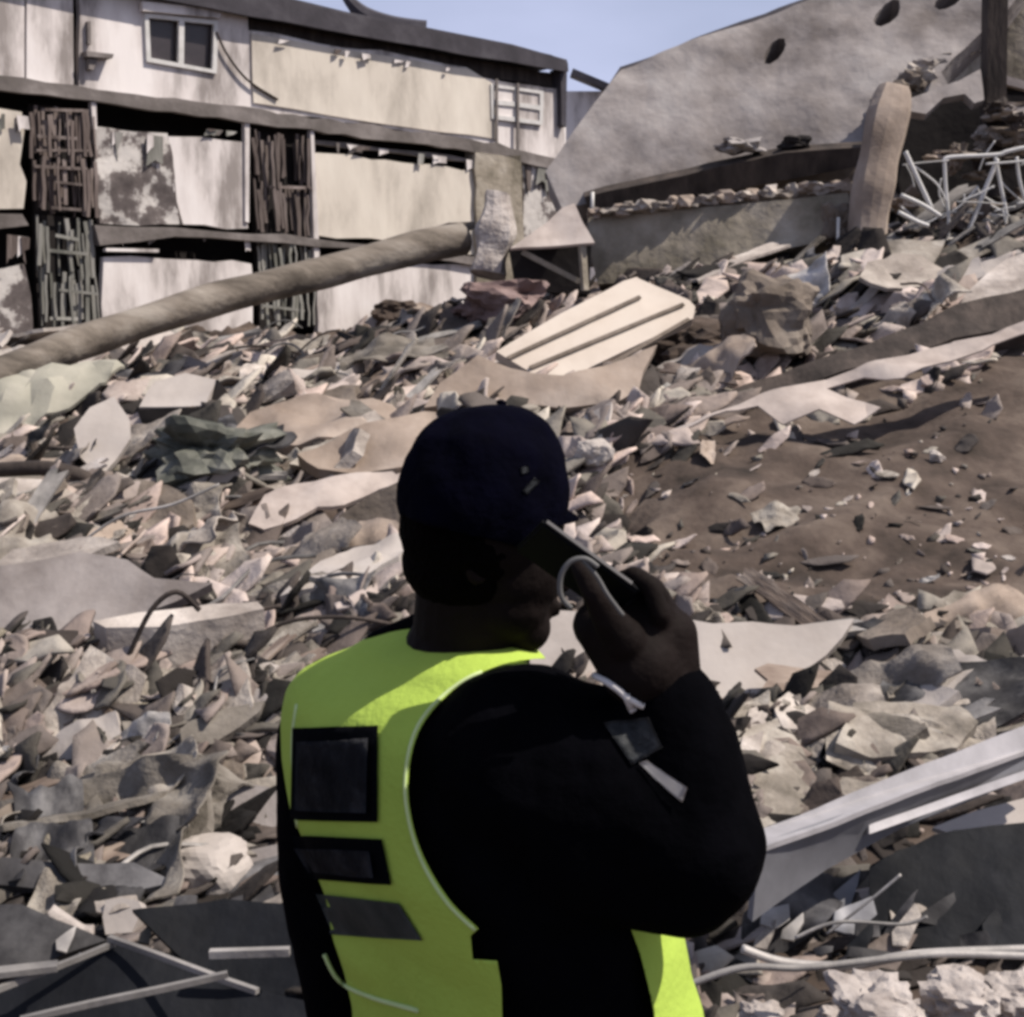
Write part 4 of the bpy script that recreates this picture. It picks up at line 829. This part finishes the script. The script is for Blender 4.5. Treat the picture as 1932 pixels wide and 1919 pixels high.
# left arm and hand
LS, LE, LW = P(625, 1400, 1.70), P(608, 1650, 1.74), P(655, 1990, 1.72)
cap_bm(bm, LS, .05, LE, .042); cap_bm(bm, LE, .042, LW, .03)
HL = LW + Vector((.015, .0, -.09)); cap_bm(bm, LW, .03, HL, .034)
for k in range(4):
    a = HL + FF * (.03 - .02 * k) + Vector((0, 0, -.03)); b = a + Vector((.004, .006, -.04)); c = b + Vector((.012, .008, -.032 + .004 * abs(k - 1)))
    cap_bm(bm, a, .0095, b, .009, 10); cap_bm(bm, b, .009, c, .0075, 10)
cap_bm(bm, HL + FF * .03, .012, HL + FF * .055 + Vector((.0, 0, -.03)), .010, 10); cap_bm(bm, HL + FF * .055 + Vector((0, 0, -.03)), .010, HL + FF * .05 + Vector((0, 0, -.06)), .008, 10)
hip = P(950, 2100, 1.58)
LG = []
for s in (-1, 1):
    h = Vector((hip.x, hip.y, .93)) + FR * .10 * s; k = h + FF * (.03 + .05 * s) + Vector((0, 0, -.44)); f = Vector((h.x, h.y, .09)) + FR * .02 * s + FF * .08 * s
    cap_bm(bm, h, .085, k, .055); cap_bm(bm, k, .055, f, .038); cap_bm(bm, f - Vector((0, 0, .04)), .036, f + FF * .14 - Vector((0, 0, .05)), .032); LG.append((h, k, f))
PR = link('person', remesh(bm, .0036, 3), M['skin'], smooth=True, origin=Vector((hip.x, hip.y, 0)))
tag(PR, 'person seen from behind in navy cap and yellow vest holding a phone to the face', 'person')
# shirt
bm = bmesh.new(); loft(bm, TORSO)
cap_bm(bm, P(868, 1300, 1.58), .075, P(864, 1250, 1.58), .062)
cap_bm(bm, P(800, 1206, 1.62), .034, P(722, 1232, 1.64), .030)
RS = P(985, 1445, 1.44)
cap_bm(bm, P(945, 1455, 1.53), .10, RS, .106); cap_bm(bm, RS, .108, P(1110, 1480, 1.42), .104); cap_bm(bm, P(1110, 1480, 1.42), .104, P(1312, 1600, 1.37), .074)
cap_bm(bm, P(1110, 1560, 1.42), .10, P(1298, 1650, 1.37), .064)
cap_bm(bm, P(1020, 1640, 1.46), .11, P(1050, 1800, 1.52), .085); cap_bm(bm, P(1312, 1610, 1.37), .074, P(1322, 1590, 1.37), .068)
cap_bm(bm, P(1322, 1600, 1.37), .070, P(1288, 1420, 1.385), .060); cap_bm(bm, P(1288, 1420, 1.385), .060, P(1256, 1325, 1.398), .052)
cap_bm(bm, LS, .07, LE, .058); cap_bm(bm, LE, .058, LW, .042)
cap_bm(bm, P(700, 1400, 1.66), .09, LS, .068)
SM = remesh(bm, .006, 5)
for v in SM.vertices:
    v.co += noise.noise_vector(v.co * 13) * (.008 if proj(v.co)[0] > 930 else .002) + noise.noise_vector(v.co * 40) * .0012
# cut the shirt where hand and neck come out: the cuffs are simply where it ends
SHIRT = link('shirt', SM, M['shirt'], PR, smooth=True)
# vest
bm = bmesh.new(); loft(bm, [(2080, 985, 305, TY), *[(a, b, c + (10 if a > 1700 else 0), d) for a, b, c, d in TORSO[1:-2]], (1228, 852, 146, TY), (1206, 866, 106, TY), (1192, 870, 66, TY), (1182, 870, 30, TY)], grow=.015)
cap_bm(bm, P(700, 1400, 1.66), .098, LS + Vector((.008, 0, .002)), .068)
VM = remesh(bm, .005, 5)
for v in VM.vertices:
    px, py = proj(v.co); low = min(1, max(0, (py - 1600) / 250))
    v.co += noise.noise_vector(v.co * 9) * (.004 + .012 * low) + Vector((noise.noise(Vector((v.co.x * 2, v.co.y * 2, v.co.z * 16))), 0, 0)) * .012 * low
vo = bpy.data.objects.new('tmpv', VM); C.objects.link(vo)
def cutter(out, Ya, Yb):
    bm = bmesh.new(); a = [bm.verts.new(W(x, y, Ya)) for x, y in out]; b = [bm.verts.new(W(x, y, Yb)) for x, y in out]
    bm.faces.new(a); bm.faces.new(b[::-1])
    for i in range(len(a)): bm.faces.new((a[i], b[i], b[(i + 1) % len(a)], a[(i + 1) % len(a)]))
    bmesh.ops.recalc_face_normals(bm, faces=bm.faces[:]); ob = bpy.data.objects.new('cut', mesh_of(bm)); C.objects.link(ob); return ob
def smooth2(ps, n=5): return [(p.x, p.y) for p in spline([Vector((x, y, 0)) for x, y in ps], n)]
ARM = smooth2([(1010, 1243), (948, 1254), (880, 1284), (820, 1336), (784, 1396), (770, 1480), (780, 1560), (806, 1630), (850, 1700), (903, 1752)], 5) + [(888, 1766), (892, 1810), (938, 1813), (946, 1860), (958, 2300), (1262, 2300), (1250, 2000), (1228, 1880), (1208, 1800), (1184, 1735), (1500, 1700), (1500, 1240)]
c1 = cutter(ARM, .9, 1.70)
dg = bpy.context.evaluated_depsgraph_get
for c in (c1,):
    md = vo.modifiers.new('b', 'BOOLEAN'); md.operation = 'DIFFERENCE'; md.object = c; md.solver = 'EXACT'
VM2 = bpy.data.meshes.new_from_object(vo.evaluated_get(dg())); bpy.data.objects.remove(vo); bpy.data.objects.remove(c1)
VEST = link('vest', VM2, M['vest'], PR, smooth=False)
VEST.data.polygons.foreach_set('use_smooth', [True] * len(VEST.data.polygons))
def tree(*obs):
    V, F_ = [], []
    for ob in obs:
        off = len(V); wl = WL[ob.name]; V += [v.co + wl for v in ob.data.vertices]; F_ += [[i + off for i in p.vertices] for p in ob.data.polygons]
    return BVHTree.FromPolygons(V, F_)
TV = tree(VEST, SHIRT, PR)
def hit(px, py, out=.002, tr=None):
    d = ray(px, py).normalized(); loc, n, i, dd = (tr or TV).ray_cast(Vector((0, 0, CZ)), d)
    if loc is None: return None
    if n.dot(d) > 0: n = -n
    return loc + n * out, n
def decal(name, quad, m, parent, out=.003, th=.0025, nx=14, ny=14, label=None):
    g = []
    for j in range(ny + 1):
        row = []
        for i in range(nx + 1):
            u, v = i / nx, j / ny; a, b, c, d = [Vector(q) for q in quad]
            q = a * (1 - u) * (1 - v) + b * u * (1 - v) + c * u * v + d * (1 - u) * v
            h = hit(q.x, q.y, out); row.append(h)
        g.append(row)
    bm = bmesh.new(); fr = [[bm.verts.new(h[0]) if h else None for h in r] for r in g]
    for j in range(ny):
        for i in range(nx):
            vs = [fr[j][i], fr[j][i + 1], fr[j + 1][i + 1], fr[j + 1][i]]
            if all(vs): bm.faces.new(vs)
    r = bmesh.ops.solidify(bm, geom=bm.faces[:], thickness=th)
    bmesh.ops.recalc_face_normals(bm, faces=bm.faces[:])
    o = link(name, mesh_of(bm), M[m], parent, smooth=True)
    if label: o['label'] = label
    return o
decal('back_patch', [(556, 1374), (716, 1371), (716, 1550), (552, 1546)], 'patch', VEST)
decal('patch_inset', [(570, 1400), (702, 1396), (700, 1532), (566, 1526)], 'patchg', VEST, out=.007)
decal('back_patch', [(552, 1574), (724, 1582), (742, 1668), (580, 1656)], 'patch', VEST)
decal('patch_inset', [(560, 1596), (706, 1602), (714, 1652), (584, 1640)], 'patchg', VEST, out=.007)
decal('reflective_band', [(596, 1684), (756, 1702), (800, 1772), (628, 1762)], 'patchb', VEST)
def decal_line(name, px, r, m, parent, out=.002, sp=5):
    pts = [hit(q.x, q.y, out) for q in spline([Vector((x, y, 0)) for x, y in px], sp)]
    pts = [p[0] for p in pts if p]; bm = bmesh.new(); tube_bm(bm, pts, r, 6); return link(name, mesh_of(bm), M[m], parent, smooth=True)
decal_line('binding', [(1000, 1250), (948, 1258 - 2), (878, 1284 - 2), (814, 1334), (778, 1394), (764, 1480), (774, 1560), (800, 1634), (844, 1704), (896, 1755)], .0022, 'trim', VEST, out=0)
decal_line('binding', [(612, 1800), (640, 1850), (700, 1880), (790, 1906)], .003, 'trim', VEST, out=.001)
decal_line('binding', [(560, 1330), (552, 1400), (556, 1500), (562, 1560)], .0025, 'trim', VEST, out=0)
decal('badge', [(1136, 1366), (1226, 1352), (1252, 1410), (1190, 1446)], 'badge', SHIRT, nx=8, ny=8)
decal('sleeve_patch', [(1204, 1442), (1222, 1434), (1298, 1486), (1288, 1514)], 'cord', SHIRT, nx=8, ny=8, out=.004)
bpy.data.objects['sleeve_patch']['label'] = 'oblong whitish patch on the black sleeve'
decal_line('lanyard', [(1112, 1262), (1140, 1278), (1168, 1296), (1186, 1312), (1214, 1328)], .0035, 'cord', SHIRT, out=.004)
decal_line('lanyard', [(1184, 1308), (1192, 1328), (1200, 1342)], .0042, 'cord', SHIRT, out=.004)
# hair, cap
bm = bmesh.new(); ell_bm(bm, P(896, 1000, 1.535), (.086, .078, .075), HR, 4); ell_bm(bm, P(868, 1070, 1.54), (.066, .072, .050), HR, 3)
hm = remesh(bm, .004, 3)
for v in hm.vertices: v.co += noise.noise_vector(v.co * 90) * .0015
link('hair', hm, M['hair'], PR, smooth=True)
CC = P(912, 926, 1.53)
bm = bmesh.new(); ell_bm(bm, CC, (1, 1, 1), None, 5)
for v in bm.verts:
    q = v.co - CC; q = Vector([math.copysign(abs(c) ** e_, c) for c, e_ in zip(q, (.88, .9, .92))]); seam = max(0, 1 - abs(math.sin(3 * math.atan2(q.y, q.x))) * 7)
    q = q * (1 - .012 * seam); v.co = CC + HR @ Vector((q.x * .092 * (1 - .06 * max(q.z, 0)), q.y * .084, q.z * .096 + .004 * math.sin(q.x * 2)))
geo = bmesh.ops.bisect_plane(bm, geom=bm.verts[:] + bm.edges[:] + bm.faces[:], plane_co=CC - HU * .048, plane_no=HU + HF * .05, clear_inner=True)
for v in bm.verts:
    q = v.co - CC; v.co += q.normalized() * (noise.noise(v.co * 22) * .006 + noise.noise(v.co * 60) * .0015)
bmesh.ops.solidify(bm, geom=bm.faces[:], thickness=.003); bmesh.ops.recalc_face_normals(bm, faces=bm.faces[:])
CAP = link('cap', mesh_of(bm), M['cap'], PR, smooth=True)
bm = bmesh.new(); NU, NV = 20, 8; gr = []
for j in range(NV + 1):
    row = []
    for i in range(NU + 1):
        a = -1.15 + 2.3 * i / NU; rr = .078 + .026 * (j / NV) * math.cos(a * .75)
        q = CC + HU * .004 + HF * math.cos(a) * rr * 1.10 + HS * math.sin(a) * rr * .98 - HU * (.012 * (math.sin(a) ** 2) * 1.5 + .010 * (j / NV))
        row.append(bm.verts.new(q))
    gr.append(row)
for j in range(NV):
    for i in range(NU): bm.faces.new((gr[j][i], gr[j][i + 1], gr[j + 1][i + 1], gr[j + 1][i]))
bmesh.ops.solidify(bm, geom=bm.faces[:], thickness=.004); bmesh.ops.recalc_face_normals(bm, faces=bm.faces[:])
link('visor', mesh_of(bm), M['cap'], CAP, smooth=True)
bm = bmesh.new(); ell_bm(bm, CC + HU * .099, (.006, .006, .004), HR, 2); link('button', mesh_of(bm), M['cap'], CAP, smooth=True)
TV = tree(CAP)
decal('cap_mark', [(980, 882), (996, 878), (998, 892), (984, 896)], 'badge', CAP, nx=4, ny=4, out=.0012, th=.001)
decal('cap_mark', [(984, 926), (1008, 900), (1018, 908), (994, 934)], 'badge', CAP, nx=4, ny=4, out=.0012, th=.001)
# eyes
for s in (-1, 1):
    bm = bmesh.new(); ell_bm(bm, P(1030, 1062, 1.57) + HS * .026 * s, (.010, .012, .010), HR, 3); link('eye', mesh_of(bm), M['white'], PR, smooth=True)
# trousers and boots
bm = bmesh.new()
for h, k, f in LG: cap_bm(bm, h, .11, k, .085); cap_bm(bm, k, .085, f + Vector((0, 0, .06)), .068)
cap_bm(bm, LG[0][0] + Vector((0, 0, .04)), .12, LG[1][0] + Vector((0, 0, .04)), .12); loft(bm, [(2330, 985, 250, TY), (2200, 985, 270, TY), (2060, 985, 290, TY)])
link('trousers', remesh(bm, .009, 4), M['trouser'], PR, smooth=True)
for h, k, f in LG:
    bm = bmesh.new(); cap_bm(bm, f + Vector((0, 0, .10)), .055, f - Vector((0, 0, .03)), .052); cap_bm(bm, f - Vector((0, 0, .035)), .05, f + FF * .16 - Vector((0, 0, .045)), .042)
    link('boot', remesh(bm, .006, 3), M['boot'], PR, smooth=True)
# phone
PH = E('mobile_phone', P(1112, 1036, 1.40), 'slim dark phone with a bright rim held up in the raised hand', 'phone')
pa, pb = P(1024, 976, 1.385), P(1206, 1108, 1.385); L = pb - pa; ld = L.normalized(); up = Vector((-ld.z, 0, ld.x)).normalized() * -1
dd = ld.cross(up).normalized()
if up.z < 0: up = -up
def rbox(name, c, ex, ey, ez, lx, ly, lz, m, bev, parent):
    bm = bmesh.new(); box_bm(bm, c - ex * lx / 2 - ey * ly / 2 - ez * lz / 2, ex * lx, ey * ly, ez * lz)
    bmesh.ops.bevel(bm, geom=[e for e in bm.edges], offset=bev, segments=3, affect='EDGES'); bmesh.ops.recalc_face_normals(bm, faces=bm.faces[:]); return link(name, mesh_of(bm), M[m], parent, smooth=False)
if up.x < 0: up = up
dpt = (Vector((0, 1, 0)) * .78 - up * .62).normalized(); up = ld.cross(dpt).normalized()
mid = (pa + pb) / 2 + dpt * .036 + Vector((0, -.02, 0))
rbox('body', mid, ld, dpt, up, L.length, .074, .0088, 'phone', .003, PH)
bm = bmesh.new()
edge = mid - dpt * .0375
bar_bm(bm, edge - ld * L.length * .47, edge + ld * L.length * .40, .0022, .0034, up=up); link('rim', mesh_of(bm), M['rim'], PH)
bm = bmesh.new(); tube_bm(bm, spline([W(x, y, 1.325) for x, y in ((1128, 1070), (1105, 1055), (1080, 1058), (1062, 1078), (1056, 1105), (1061, 1130), (1078, 1148))], 6), .0028, 8)
tube_bm(bm, spline([W(x, y, 1.325) for x, y in ((1100, 1058), (1126, 1088), (1146, 1122), (1176, 1162))], 6), .0022, 8)
link('strap_loop', mesh_of(bm), M['loop'], PH, smooth=True)
